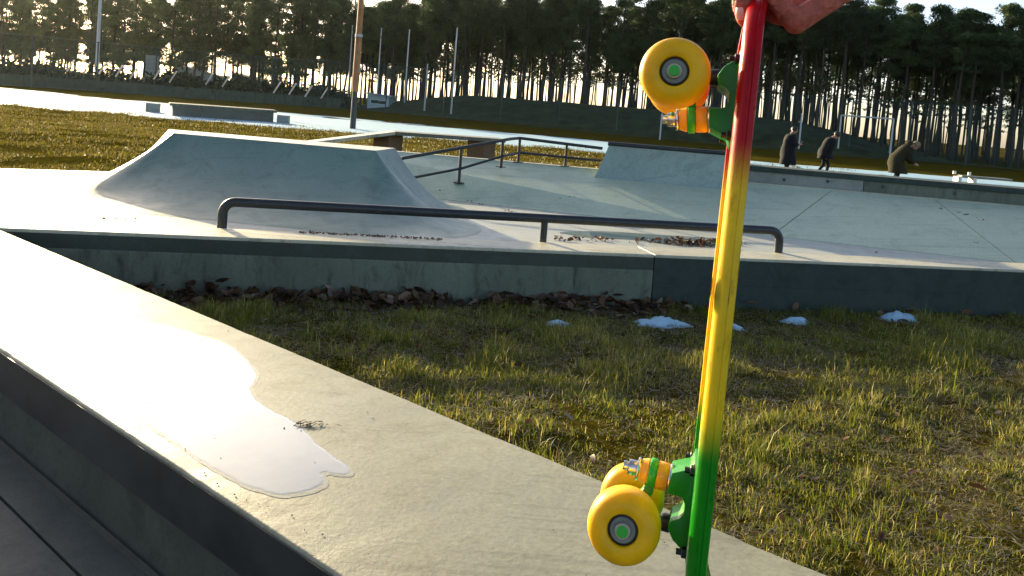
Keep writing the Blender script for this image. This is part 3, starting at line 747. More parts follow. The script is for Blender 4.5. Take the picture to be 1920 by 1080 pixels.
# far buildings
def house(px0, px1, yb, yt0, yt1, lb, D, mt_='houseteal', win=True):
    a = at_depth(px0, yb, D); b = at_depth(px1, yb + (px1 - px0) * .0787, D); h0 = at_depth(px0, yt0, D).z; h1 = at_depth(px1, yt1, D).z
    z0 = float(gz(a.x, a.y)); a.z = b.z = z0
    r_ = empty('small_building', (a + b) / 2); tag(r_, lb, 'building')
    u = (b - a).normalized(); n_ = Vector((-u.y, u.x, 0)); dp = 4.5
    A, B, C_, D2 = a, b, b + n_ * dp, a + n_ * dp
    MB().prism([(q.x, q.y) for q in (A, B, C_, D2)], z0 - .3, [h0, h1, h1, h0]).build('wall', mt_, r_)
    o_ = [A - u * .3 - n_ * .3, B + u * .3 - n_ * .3, C_ + u * .3 + n_ * .3, D2 - u * .3 + n_ * .3]
    MB().prism([(q.x, q.y) for q in o_], [h0 + .02, h1 + .02, h1 + .02, h0 + .02], [h0 + .16, h1 + .16, h1 + .16, h0 + .16]).build('roof', 'houseroof', r_)
    if win:
        for t in (.35, .72):
            c = a.lerp(b, t); hh = h0 + (h1 - h0) * t - z0
            w_ = MB().obox(c - u * .45 - n_ * .03 + up * hh * .42, u * .9, n_ * .05, (0, 0, hh * .3)).build('window', 'white', r_)
            MB().obox(c - u * .38 - n_ * .045 + up * (hh * .42 + .06), u * .76, n_ * .02, (0, 0, hh * .3 - .12)).build('pane', 'darkglass', w_)
house(324, 396, 163, 122, 143, 'pale blue shed with sloping roof behind the far fence', 112)
house(432, 486, 172, 136, 152, 'dim grey green shed among the pines, right of the pale blue one', 116, 'barrier')
house(688, 728, 203, 176, 182, 'pale blue container beside the slender court poles', 84)

# football goal at the right
c0 = gpt(1570, 292); c0 = c0 + (c0 - CAM).xy.to_3d() * .05; c0.z = float(gz(c0.x, c0.y)); D_ = dep(c0)
t0 = at_depth(1574, 216, D_); c1 = at_depth(1668, 299, D_ - 1.2); c1.z = c0.z; t1 = Vector((c1.x, c1.y, t0.z))
go = empty('football_goal', c0); tag(go, 'pale football goal frame behind the people, in front of the pines', 'goal')
t0 = Vector((c0.x, c0.y, t0.z))
for a, b in ((c0, t0), (c1, t1)): MB().tube([a - up * .2, b], .06, 8).build('goal_post', 'polegrey', go)
MB().tube([t0, t1], .06, 8).build('crossbar', 'polegrey', go)
gb = Vector((.6, 1.6, 0))
for a, b in ((c0, t0), (c1, t1)): MB().tube([b, b + gb * .3 - up * .1, a + gb], .03, 6).build('net_support', 'polegrey', go)
MB().tube([c0 + gb, c1 + gb], .03, 6).build('ground_bar', 'polegrey', go)
for (b_, t_, lb) in (((1237, 262), (1240, 214), 'short pale post below the upper skateboard wheel, beside the hill'), ((1497, 284), (1502, 214), 'pale post between the two people in black')):
    c = gpt(*b_); h = up_to(c, *t_); po = empty('court_pole', c); tag(po, lb, 'pole', 'slender poles round the court')
    MB().tube([c - up * .2, c + up * h], .06, 8).build('pole_shaft', 'polegrey', po); MB().lathe(c + up * h, up, [(0, .06), (.08, .02)], 8).build('pole_cap', 'polegrey', po)

# white bench beyond the far ledge
c = gpt(1808, 352); c = on_z(1808, 350, .3); D_ = dep(c)
be = empty('park_bench', c); tag(be, 'small white bench at the right edge beyond the far ledge', 'bench')
bx = Vector((1, -.1, 0)).normalized(); by = Vector((.1, 1, 0)).normalized()
zt = at_depth(1808, 332, D_).z
for k in range(3): MB().obox(c - bx * .10 + by * (.14 * k) + Vector((0, 0, zt - c.z)), bx * 1.5, by * .12, (0, 0, .05)).build('slat', 'farconc', be)
for k in range(2):
    x = c - bx * .2 + bx * .45 * k
    MB().obox(Vector((x.x, x.y, .05)), bx * .1, by * .4, (0, 0, zt - .055)).build('leg', 'white', be)
    MB().obox(Vector((x.x, x.y, zt + .052)) + by * .43, bx * .09, by * .05, (0, 0, .10)).build('arm_post', 'white', be)

# ------------------------------------------------------------------ pine belt
def pine_variant(seed, h, cb, wid, dens):
    r_ = random.Random(seed); rg = np.random.default_rng(seed)
    tm = MB(); n = 9; pts = []; bx_ = by_ = 0
    for i in range(n):
        t = i / (n - 1); pts.append(Vector((bx_, by_, h * t * .97 - .3))); bx_ += r_.uniform(-.09, .09); by_ += r_.uniform(-.09, .09)
    tm.tube(pts, [.15 * (1 - .85 * (i / (n - 1))) + .015 for i in range(n)], 7)
    def tpos(z):
        f = min(max((z + .3) / (h * .97), 0), .999) * (n - 1); i = int(f); return pts[i].lerp(pts[i + 1], f - i)
    cl = []
    for k in range(dens):
        t = r_.random() ** .85; z = h * (cb + (1.0 - cb) * t)
        env = wid * (min(1, .35 + 1.7 * t) if t < .45 else (1.12 - .95 * (t - .45) / .55))
        a = r_.uniform(0, 2 * math.pi); q = env * math.sqrt(r_.uniform(.08, 1))
        b = tpos(z - q * .15); c = b + Vector((math.cos(a) * q, math.sin(a) * q, q * .12)); cl.append((c, r_.uniform(.45, .85)))
        if k % 2 == 0: tm.tube([b - up * .15, b.lerp(c, .5) + up * .05, c], [.04, .028, .012], 4, caps=False)
    for k in range(12):      # dead stubs below the crown
        z = h * r_.uniform(.25, cb + .05); b = tpos(z); a = r_.uniform(0, 6.28); q = r_.uniform(.4, 1.3)
        tm.tube([b, b + Vector((math.cos(a) * q, math.sin(a) * q, r_.uniform(-.2, .15)))], [.025, .008], 4, caps=False)
        if r_.random() < .5: cl.append((b + Vector((math.cos(a) * q, math.sin(a) * q, 0)), r_.uniform(.25, .42)))
    Vs = []
    for c, rr in cl:
        m_ = int(170 * (rr / .65) ** 2)
        d = rg.normal(size=(m_, 3)); d /= np.linalg.norm(d, axis=1)[:, None]
        p = np.array(c) + d * (rr * rg.random((m_, 1)) ** .5) * np.array([1, 1, .55])
        u = rg.normal(size=(m_, 3)); u /= np.linalg.norm(u, axis=1)[:, None]
        v = np.cross(u, rg.normal(size=(m_, 3))); v /= np.linalg.norm(v, axis=1)[:, None]
        s = rg.uniform(.06, .15, (m_, 1)); w = s * rg.uniform(.22, .5, (m_, 1))
        Vs.append(np.stack([p - u * s - v * w * .3, p + v * w, p + u * s + v * w * .2, p - v * w], 1))
    V = np.concatenate(Vs).reshape(-1, 3); nq = len(V) // 4
    cm = np_mesh('crown', V, np.arange(nq * 4), np.arange(nq) * 4, np.full(nq, 4)); cm.materials.append(M['needles'])
    me = tm.mesh('trunk'); me.materials.append(M['bark'])
    for p in me.polygons: p.use_smooth = True
    return me, cm
PV = [pine_variant(20, 12.4, .58, 1.6, 50), pine_variant(21, 12.0, .48, 1.8, 62), pine_variant(22, 12.8, .63, 1.5, 44),
      pine_variant(23, 11.6, .50, 1.6, 50), pine_variant(24, 12.6, .30, 1.9, 60), pine_variant(25, 12.2, .60, 1.35, 40),
      pine_variant(26, 13.0, .20, 2.0, 62), pine_variant(27, 12.2, .26, 1.7, 52)]
def pine(x, y, v, s, rz, label, grp):
    r_ = empty('pine_tree', (x, y, float(gz(x, y)) + max(0, float(hill_h(x, y))) - .05)); r_.scale = (s, s, s * random.uniform(.95, 1.06)); r_.rotation_euler = (random.uniform(-.025, .025), random.uniform(-.025, .025), rz)
    link('trunk', PV[v][0], None, r_); link('crown', PV[v][1], None, r_)
    tag(r_, label, 'tree', grp)
def pine_label(px, row):
    z = ((110, 'over the left edge of the photo'), (235, 'above the pale lamp post'), (340, 'above the block pillar'), (440, 'above the pale blue shed'), (560, 'above the right half of the distant ledge'),
         (690, 'directly left of the orange brown lamp post'), (800, 'behind the slender court poles'), (930, 'right of the slender court poles'), (1060, 'above the handrail corner'), (1190, 'left of the upper skateboard wheel'),
         (1400, 'behind the upper skateboard wheel and red deck'), (1520, 'right below the hand'), (1640, 'above the football goal'), (1760, 'above the person in olive'), (9999, 'at the right edge of the photo'))
    w = next(t for lim, t in z if px < lim)
    d = 'front row pine ' if row == 0 else ('second row pine ' if row == 1 else 'pine deep in the belt, ')
    return d + w
n_pine = 0
blen = (BB - BA).length
for row in range(6):
    s = -16 + random.uniform(0, 2)
    while s < blen:
        f = s / blen
        p = BA + BD * s + BN * (row * 3.0 + random.uniform(-1.2, 1.2))
        px = CX + F * (p - CAM).dot(CR) / (p - CAM).dot(FW)
        s += (1.75 if px > 1300 else 2.5 if px > 650 else 3.3) * random.uniform(.6, 1.45)
        if px < -80 or px > 2000: continue
        if px < 650 and row > 3: continue
        if row > 4 and px < 1300: continue
        if px < 650: v = random.choice((4, 6, 7, 4, 1)); sca = 1.08
        elif px < 1250: v = random.choice((0, 1, 4, 1, 3, 0)); sca = .97 + .04 * math.sin(px * .02)
        else: v = random.choice((0, 2, 5, 2, 3, 5)); sca = .93
        pine(p.x, p.y, v, sca * random.uniform(.88, 1.1), random.uniform(0, 6.28), pine_label(px, row), 'pines of the belt behind the field')
        n_pine += 1
# thin stems of the wood farther back, one mass
fwm = MB(); rgf = random.Random(5); Vq = []
for k in range(430):
    s = rgf.uniform(-22, blen * .75); p = BA + BD * s + BN * rgf.uniform(19, 42); z = float(gz(p.x, p.y)); h = rgf.uniform(9, 13); r_ = rgf.uniform(.06, .15)
    q = Vector((p.x, p.y, z - .3)); e = q + Vector((rgf.uniform(-.5, .5), rgf.uniform(-.5, .5), h)); fwm.tube([q, q.lerp(e, .5) + Vector((rgf.uniform(-.15, .15), 0, 0)), e], [r_, r_ * .8, r_ * .3], 5, caps=False)
    for c in range(8):
        t = rgf.random() ** .8; cc = q.lerp(e, .55 + .45 * t) + Vector((rgf.gauss(0, .8), rgf.gauss(0, .8), 0)); m_ = 34
        d = RNG.normal(size=(m_, 3)); pp = np.array(cc) + d * .32; u = RNG.normal(size=(m_, 3)) * .13; v_ = RNG.normal(size=(m_, 3)) * .07
        Vq.append(np.stack([pp - u, pp + v_, pp + u, pp - v_], 1))
fo_ = link('far_stems', fwm.mesh('far_stems'), 'bark'); tag(fo_, 'thin far trunks of the wood seen between the nearer pines', 'wood', kind='stuff')
V_ = np.concatenate(Vq).reshape(-1, 3); nq = len(V_) // 4
fo_ = link('far_foliage', np_mesh('far_foliage', V_, np.arange(nq * 4), np.arange(nq) * 4, np.full(nq, 4)), 'needles'); tag(fo_, 'dim far foliage of the wood behind the pine belt', 'wood', kind='stuff')
byl = {}
for o in [q for q in COL.objects if q.name.startswith('pine_tree')]: byl.setdefault(o['label'], []).append(o)
for lb, os_ in byl.items():
    if lb.startswith(('front row', 'second row')) and 1 < len(os_) < 10:
        os_.sort(key=lambda o: (o.location - CAM).dot(CR) / (o.location - CAM).dot(FW))
        names = {2: ['left', 'right'], 3: ['leftmost', 'middle', 'rightmost']}.get(len(os_)) or ['leftmost', 'second from left', 'third from left', 'fourth from left', 'fifth from left', 'sixth from left', 'seventh from left', 'eighth from left', 'ninth from left', 'tenth from left'][:len(os_) - 1] + ['rightmost']
        for o, nm in zip(os_, names): o['label'] = nm + ' of the ' + lb.replace('row pine', 'row pines')
print('pines', n_pine)

# ================================================================== GRASS, LEAVES, SNOW PATCHES
def blades(name, P, h, wid, cols, lean=.55, seg=2):
    """P: base points, one bent blade each"""
    n = len(P); rg = np.random.default_rng(len(P))
    yaw = rg.uniform(0, 2 * np.pi, n); ld = np.stack([np.cos(yaw), np.sin(yaw), np.zeros(n)], 1)
    ln = np.abs(rg.normal(0, lean, n)) + .12
    face = yaw + np.pi / 2 + rg.normal(0, .5, n); sd = np.stack([np.cos(face), np.sin(face), np.zeros(n)], 1)
    h = h[:, None]; w = wid[:, None]; upv = np.array([0, 0, 1.0])
    c1 = np.cos(ln * .6)[:, None]; s1 = np.sin(ln * .6)[:, None]; c2 = np.cos(ln * 1.5)[:, None]; s2 = np.sin(ln * 1.5)[:, None]
    mid = P + upv * h * .55 * c1 + ld * h * .55 * s1
    tip = mid + upv * h * .45 * c2 + ld * h * .45 * s2
    V = np.stack([P - sd * w, P + sd * w, mid + sd * w * .75, mid - sd * w * .75, tip], 1).reshape(-1, 3)
    b = np.arange(n) * 5
    lp_ = np.stack([b, b + 1, b + 2, b + 3, b + 3, b + 2, b + 4], 1).ravel()
    st = np.stack([np.arange(n) * 7, np.arange(n) * 7 + 4], 1).ravel(); to = np.tile([4, 3], n)
    return np_mesh(name, V, lp_, st, to, np.repeat(cols, 5, axis=0))
def grass_cols(n, k, dry):
    """green, olive and straw blades"""
    rg = np.random.default_rng(n + 1)
    pal = np.array([[.060, .088, .008], [.105, .120, .010], [.165, .150, .016], [.24, .20, .04], [.33, .28, .11], [.10, .065, .03]])
    pr = np.array([.30, .28, .22, .10, .05, .05]); q = rg.choice(6, n, p=pr)
    q = np.where((rg.random(n) < dry), np.minimum(q + 1, 4), q)
    return pal[q] * rg.uniform(.7, 1.3, (n, 1)) * k
# near lawn, between the two ledges
NT = 21000
cand = np.stack([RNG.uniform(-5.2, 6.8, NT * 6), RNG.uniform(1.2, 9.3, NT * 6)], 1)
def in_lawn(x, y, m0=.0, m1=.02):
    dn = (x - na.x) * nn.x + (y - na.y) * nn.y; dw = (x - wa.x) * wn_.x + (y - wa.y) * wn_.y
    return (dn > SW - m0) & (dw < -m1)
def view_ok(x, y, mg=120):
    dd = y * math.cos(PITCH) + HC * math.sin(PITCH)
    u = CX + F * (x * CR.x + y * CR.y - HC * CR.z) / np.maximum(dd, .1)
    return (u > -mg) & (u < 1920 + mg) & (dd > 1.4)
ok = in_lawn(cand[:, 0], cand[:, 1]) & view_ok(cand[:, 0], cand[:, 1])
cand = cand[ok]
dens = fbm(cand[:, 0] * 1.6, cand[:, 1] * 1.6) + .25 * (fbm(cand[:, 0] * 7, cand[:, 1] * 7) - .5)
keep = RNG.random(len(cand)) < np.clip((dens - .30) * 4.0, .16, 1)
cand = cand[keep][:NT]
print('tufts', len(cand))
per = RNG.integers(9, 20, len(cand)); idx = np.repeat(np.arange(len(cand)), per); nbl = len(idx)
ths = RNG.uniform(.45, 1.3, len(cand)) * (.30 + 3.2 * fbm(cand[:, 0] * 3.4 + 9, cand[:, 1] * 3.4) ** 2.1)
xy = cand[idx] + RNG.normal(0, .026, (nbl, 2))
okb = in_lawn(xy[:, 0], xy[:, 1], .05, .0); xy = xy[okb]; idx = idx[okb]; nbl = len(idx)
Pz = ground_z(xy[:, 0], xy[:, 1]) - .004
hh = .052 * ths[idx] * RNG.uniform(.5, 1.3, nbl)
long_ = RNG.random(nbl) < .03; hh = np.where(long_, hh * 1.9, hh)
dryf = np.clip(fbm(xy[:, 0] * 1.1 + 40, xy[:, 1] * 1.1) * 2.6 - .95, .0, .85)
me = blades('near_grass', np.column_stack([xy, Pz]), hh, RNG.uniform(.0012, .0027, nbl), grass_cols(nbl, 1.55, dryf), lean=1.25)
o = link('near_grass', me, 'grass'); tag(o, 'patchy olive green lawn between the two near concrete ledges', 'grass', kind='stuff')
print('blades', nbl)
# flattened dead thatch between the tufts
tx = np.stack([RNG.uniform(-5.2, 6.8, 300000), RNG.uniform(1.2, 9.3, 300000)], 1)
tx = tx[in_lawn(tx[:, 0], tx[:, 1], .02, 0) & view_ok(tx[:, 0], tx[:, 1])]
tx = tx[fbm(tx[:, 0] * 2.2 + 5, tx[:, 1] * 2.2) + RNG.normal(0, .06, len(tx)) > .34][:90000]; nt_ = len(tx)
ct = np.array([[.30, .26, .17], [.22, .18, .10], [.34, .33, .28], [.14, .10, .06], [.16, .15, .05]])[RNG.choice(5, nt_, p=[.25, .25, .15, .2, .15])] * RNG.uniform(.6, 1.2, (nt_, 1))
me = blades('thatch', np.column_stack([tx, ground_z(tx[:, 0], tx[:, 1]) + RNG.uniform(0, .018, nt_)]), RNG.uniform(.03, .10, nt_), RNG.uniform(.0014, .003, nt_), ct, lean=.25)
nv = np.zeros(nt_ * 15, np.float32); me.vertices.foreach_get('co', nv); nv = nv.reshape(-1, 5, 3)
base_z = nv[:, :1, 2]; dz_ = nv[:, :, 2] - base_z; ax_ = RNG.normal(size=(nt_, 2)); ax_ /= np.linalg.norm(ax_, axis=1)[:, None]
nv[:, :, 0] += ax_[:, :1] * dz_ * .95; nv[:, :, 1] += ax_[:, 1:] * dz_ * .95; nv[:, :, 2] = base_z + dz_ * .16
me.vertices.foreach_set('co', nv.ravel()); me.update()
o = link('dead_thatch', me, 'grass'); tag(o, 'pale dead thatch lying flat between the tufts of the near lawn', 'grass', kind='stuff')
# rough grass of the field behind the plaza
NF = 110000
yy = 10.4 + 29 * RNG.random(NF * 2) ** 1.6; xx = (RNG.random(NF * 2) * 1.75 - 1.08) * yy * .64 - 1
okf = np.ones(len(xx), bool)
dnf = (xx - eL.x) * (-ed.y) + (yy - eL.y) * ed.x
okf &= (dnf > .12) | (xx > 7)
dbk = (xx - tl.x) * kb.x + (yy - tl.y) * kb.y
okf &= ~((xx > eR.x - .1) & (dbk < .75))
okf &= fbm(xx * .9, yy * .9) + RNG.normal(0, .05, len(xx)) > .36
xx = xx[okf][:NF]; yy = yy[okf][:NF]; nf = len(xx)
zz_ = ground_z(xx, yy) - .01
sc_ = 1 + yy / 30
cf = np.array([[.070, .066, .006], [.105, .090, .009], [.135, .105, .014], [.18, .135, .03], [.07, .045, .015]])[RNG.choice(5, nf, p=[.28, .3, .22, .12, .08])] * RNG.uniform(.75, 1.25, (nf, 1))
me = blades('field_grass', np.column_stack([xx, yy, zz_]), RNG.uniform(.02, .055, nf) * sc_, RNG.uniform(.004, .009, nf) * sc_, cf, lean=.7)
o = link('field_grass', me, 'grass'); tag(o, 'rough yellow olive winter grass of the field behind the plaza', 'grass', kind='stuff')

# dead leaves
def leaf_geo(c, L, rz, tilt, curl, rg):
    """a curled oval leaf, pointed at both ends, 10 triangles"""
    us = [-.5, -.28, 0, .28, .5]; ws = [0.02, .23, .30, .22, .02]
    Rm = Matrix.Rotation(rz, 3, 'Z') @ Matrix.Rotation(tilt[0], 3, 'X') @ Matrix.Rotation(tilt[1], 3, 'Y')
    vs = []
    for u, w in zip(us, ws):
        for sgn in (-1, 0, 1):
            z = curl * (abs(sgn) * w * 1.2 + u * u * .8) + rg.uniform(-.04, .04)
            vs.append(Vector(c) + Rm @ Vector((u * L, sgn * w * L * rg.uniform(.85, 1.2), z * L)))
    fs = []
    for i in range(4):
        for j in range(2): fs.append([i * 3 + j, (i + 1) * 3 + j, (i + 1) * 3 + j + 1, i * 3 + j + 1])
    return vs, fs
def leaves_obj(name, spots, seed):
    rg = random.Random(seed); m_ = MB(); cols = []
    pal = [(.085, .042, .022), (.13, .066, .032), (.055, .032, .022), (.19, .12, .075), (.16, .10, .05), (.24, .18, .13)]
    for c, L in spots:
        vs, fs = leaf_geo(c, L, rg.uniform(0, 6.28), (rg.gauss(0, .5), rg.gauss(0, .5)), rg.uniform(.1, .9), rg)
        col = rg.choices(pal, [4, 4, 4, 2, 2, 1])[0]; k = rg.uniform(.7, 1.25)
        m_.add(vs, fs); cols += [[v * k for v in col]] * len(vs)
    me = m_.mesh(name); a = me.color_attributes.new('tint', 'FLOAT_COLOR', 'POINT')
    c4 = np.ones((len(cols), 4), np.float32); c4[:, :3] = cols; a.data.foreach_set('color', c4.ravel())
    for p in me.polygons: p.use_smooth = True
    return me
sp_ = []
for k in range(760):
    s = random.uniform(.6, SJ + .3) if k < 740 else random.uniform(SJ, S1 - 4)
    amt = .35 + 1.3 * float(fbm(s * 1.6, 3.0)) ** 1.2
    if random.random() > amt * 1.15: continue
    d = -abs(random.gauss(0, .19)) * amt - .03
    p = wl_(s, d, 0); z = float(ground_z(p.x, p.y)) + random.uniform(.01, .11) * max(.1, 1 + d * 2.6) * amt
    sp_.append(((p.x, p.y, z), random.uniform(.05, .125)))
o = link('leaf_litter', leaves_obj('leaf_litter', sp_, 4), 'leaf'); tag(o, 'drift of brown dead leaves heaped along the foot of the ledge', 'leaves', kind='stuff')
sp_ = []
for k in range(800):
    q = cand[random.randrange(len(cand))]; x, y = q[0] + random.uniform(-.05, .05), q[1] + random.uniform(-.05, .05)
    sp_.append(((x, y, float(ground_z(x, y)) + random.uniform(.005, .03)), random.uniform(.02, .05)))
o = link('leaf_scraps', leaves_obj('leaf_scraps', sp_, 5), 'leaf'); tag(o, 'small scraps of dead leaf scattered through the near lawn', 'leaves', kind='stuff')
# single leaves one can point at
singles = [(478, 553, .10, 'round dark dead leaf standing up against the ledge, right of another', 1), (405, 560, .11, 'big dark dead leaf standing up against the left end of the ledge', 1),
           (995, 562, .075, 'round dark dead leaf alone against the stained ledge face', 1), (1832, 918, .09, 'pale curled dead leaf in the grass at the right edge', 0),
           (1715, 885, .07, 'pale folded dead leaf in the sunlit grass, left of the right edge leaf', 0), (1108, 856, .07, 'reddish brown dead leaf beside the foreground ledge near the lower wheels', 0),
           (1065, 785, .08, 'long pale brown dead leaf in the grass above the foreground ledge', 0), (1650, 1010, .06, 'brown dead leaf low in the grass near the bottom right corner', 0), (1808, 618, .06, 'pale dead leaf below the dark ledge section at the right', 0)]
for i, (px, py, L, lb, st) in enumerate(singles):
    rg = random.Random(90 + i)
    if st: c = on_plane(px, py, wa - wn_ * .05, wn_)
    else: p = on_z(px, py, .04); c = Vector((p.x, p.y, float(ground_z(p.x, p.y)) + .045))
    me = leaves_obj('dead_leaf', [((0, 0, 0), L)], 90 + i)
    o = link('dead_leaf', me, 'leaf'); o.location = c
    if st: o.rotation_euler = (rad(75), rad(rg.uniform(-40, 40)), math.atan2(wu.y, wu.x))
    tag(o, lb, 'leaf', 'single dead leaves')
# leaves lying in the floor puddle
sp_ = []
for k in range(150):
    px = random.gauss(1305, 24) if k < 75 else random.uniform(1040, 1400); py = 455 + (px - 1300) * .03 + random.gauss(0, 2.2)
    p = on_z(px, py, FZ + .005); sp_.append(((p.x, p.y, FZ + random.uniform(.006, .035 if k < 75 else .012)), random.uniform(.03, .075)))
o = link('leaf_litter', leaves_obj('puddle_leaves', sp_, 6), 'leaf'); tag(o, 'wet dark leaves lying in the thin puddle on the plaza floor', 'leaves', kind='stuff')
# scattered bits on the plaza floor and bank
sp_ = []
for (px, py) in ((880, 378), (900, 384), (955, 398), (950, 395), (1072, 369), (828, 358), (1640, 475), (1828, 456), (1795, 400), (1810, 404), (1825, 409), (1838, 414), (1760, 392), (215, 411), (235, 412), (250, 411), (160, 410), (195, 412), (1055, 374)):
    for k in range(3):
        q = (px + random.uniform(-6, 6), py + random.uniform(-1, 1)); p = on_z(*q, FZ)
        if (p - cr[0]).dot(Vector((-cd.y, cd.x, 0))) > 0 and px > 800: p = on_bank(*q)
        sp_.append((p + up * .006, random.uniform(.012, .034)))
o = link('leaf_scraps', leaves_obj('floor_scraps', sp_, 8), 'leaf'); tag(o, 'dark scraps of leaf scattered over the plaza floor and bank', 'leaves', kind='stuff')
sp_ = []
for k in range(260):
    t = random.random(); px = 560 + 270 * t; py = 436 + 13.5 * t + random.gauss(0, .7); p = on_z(px, py, T); sp_.append((p + up * .004, random.uniform(.008, .03)))
o = link('leaf_scraps', leaves_obj('ledge_scraps', sp_, 12), 'leaf'); tag(o, 'narrow dark streak of leaf scraps on top of the stained ledge', 'leaves', kind='stuff')
# crumbs on the foreground ledge
cb_ = MB()
for k in range(70):
    s = random.uniform(-.3, 3.5); d = random.choice((random.uniform(.03, SW - .03), abs(random.gauss(0, .05)) + .015))
    p = sl_(s, d, T + .002); r_ = random.uniform(.001, .0032)
    cb_.lathe(p, up, [(0, r_), (r_ * .6, r_ * .9), (r_, r_ * .3)], 5)
o = cb_.build('ledge_crumbs', 'bark'); tag(o, 'dark crumbs of soil scattered on the foreground ledge', 'soil', kind='stuff')
tw = on_z(583, 797, T); m_ = MB()
for k in range(34):
    a = random.uniform(0, 6.28); c = tw + wu * random.gauss(0, .028) + wn_ * random.gauss(0, .009) + up * random.uniform(.002, .010); d_ = Vector((math.cos(a), math.sin(a), random.uniform(-.15, .25))) * random.uniform(.004, .016)
    m_.tube([c - d_, c + d_], [.0014, .0008], 4)
o = m_.build('twig_pile', 'bark'); tag(o, 'small heap of pine twigs at the edge of the big puddle', 'twigs', kind='stuff')

# leftover snow at the foot of the ledge
for (px, py, w_, hpx, lb) in ((1048, 603, 66, 16, 'small flat snow patch among leaves below the stained ledge'), (1238, 604, 98, 24, 'largest snow patch, left of the skateboard at the foot of the ledge'), (1380, 610, 30, 14, 'tiny snow patch just right of the yellow deck'),
                              (1492, 597, 52, 16, 'broken snow patch with grass in it below the dark ledge section'), (1690, 594, 78, 24, 'bright peaked snow patch at the right, at the foot of the dark ledge')):
    c = on_z(px, py, .02); W_ = w_ / F * dep(c) * .56; Hh = hpx / F * dep(c) * .62; n1, n2 = 26, 12; Vq = []
    sd_ = px * .37
    g_ = MB(); vs = []
    for i in range(n2 + 1):
        for k in range(n1):
            a = 2 * math.pi * k / n1; r_ = (i / n2); e = .45 + 1.15 * float(fbm(math.cos(a) * 2.2 + sd_, math.sin(a) * 2.2 + sd_))
            x = math.cos(a) * r_ * W_ * e; y = math.sin(a) * r_ * .13 * e
            p = c + wu * x + wn_ * y
            z = float(ground_z(p.x, p.y)) + Hh * (1 - r_ ** 2.2) * (.35 + .9 * float(fbm(x * 14 + sd_, y * 14)) + .5 * float(fbm(x * 60 + sd_, y * 60))) - .014
            vs.append(Vector((p.x, p.y, z)))
    fs = [[i * n1 + k, (i + 1) * n1 + k, (i + 1) * n1 + (k + 1) % n1, i * n1 + (k + 1) % n1] for i in range(n2) for k in range(n1)]
    o = g_.add(vs, fs).build('snow_patch', 'snow', smooth=True, autosm=80)
    tag(o, lb, 'snow', 'leftover snow at the foot of the ledge')

# ================================================================== PEOPLE
M['skin'] = plain('skin', (.52, .29, .20), rough=.5, var=.08, sss=.3, sssr=(.012, .005, .003))
M['blackcloth'] = plain('black_cloth', (.011, .012, .015), rough=.85, var=.3, scale=40, bump=.2, spec=.2)
M['olivecloth'] = plain('olive_cloth', (.030, .028, .013), rough=.9, var=.25, scale=25, bump=.3, spec=.2)
M['darkjeans'] = plain('dark_trousers', (.018, .018, .022), rough=.85, var=.3, scale=30, spec=.2)
M['hairdark'] = plain('dark_hair', (.014, .010, .008), rough=.5, var=.3, scale=60)
M['hairfair'] = plain('fair_hair', (.20, .15, .065), rough=.5, var=.3, scale=60, bump=.4)
M['shoe'] = plain('pale_shoe', (.5, .5, .48), rough=.6)

def fused(name, chains, voxel, smooth_it, parent, mat, faces_mat=None, local=True):
    """chains of (point, radius) run into ONE continuous surface"""
    m_ = MB()
    for ch in chains:
        for (p, r) in ch:
            n = 10; k = 7; prof = []
            p = Vector(p); vs = []; fs = []
            for i in range(1, k):
                th = math.pi * i / k
                for j in range(n): vs.append(p + Vector((math.sin(th) * math.cos(2 * math.pi * j / n), math.sin(th) * math.sin(2 * math.pi * j / n), math.cos(th))) * r)
            vs += [p + up * r, p - up * r]
            for i in range(k - 2):
                for j in range(n): fs.append([i * n + j, (i + 1) * n + j, (i + 1) * n + (j + 1) % n, i * n + (j + 1) % n])
            for j in range(n): fs.append([len(vs) - 2, j, (j + 1) % n]); fs.append([len(vs) - 1, (k - 2) * n + (j + 1) % n, (k - 2) * n + j])
            m_.add(vs, fs)
        for (p, r), (q, s) in zip(ch[:-1], ch[1:]): m_.tube([p, q], [r * .98, s * .98], 12)
    me = m_.mesh(name); o = bpy.data.objects.new(name, me); COL.objects.link(o)
    md = o.modifiers.new('r', 'REMESH'); md.mode = 'VOXEL'; md.voxel_size = voxel; md.use_smooth_shade = True
    ms = o.modifiers.new('s', 'SMOOTH'); ms.factor = .5; ms.iterations = smooth_it
    dg = bpy.context.evaluated_depsgraph_get(); ev = o.evaluated_get(dg)
    out = bpy.data.meshes.new_from_object(ev); bpy.data.objects.remove(o)
    out.name = name
    for p in out.polygons: p.use_smooth = True
    no = bpy.data.objects.new(name, out); COL.objects.link(no)
    if parent is not None: no.parent = parent
    out.materials.clear()
    for q in (mat if isinstance(mat, (list, tuple)) else [mat]): out.materials.append(M[q])
    if faces_mat:
        for p in out.polygons: p.material_index = faces_mat(p.center)
    return no

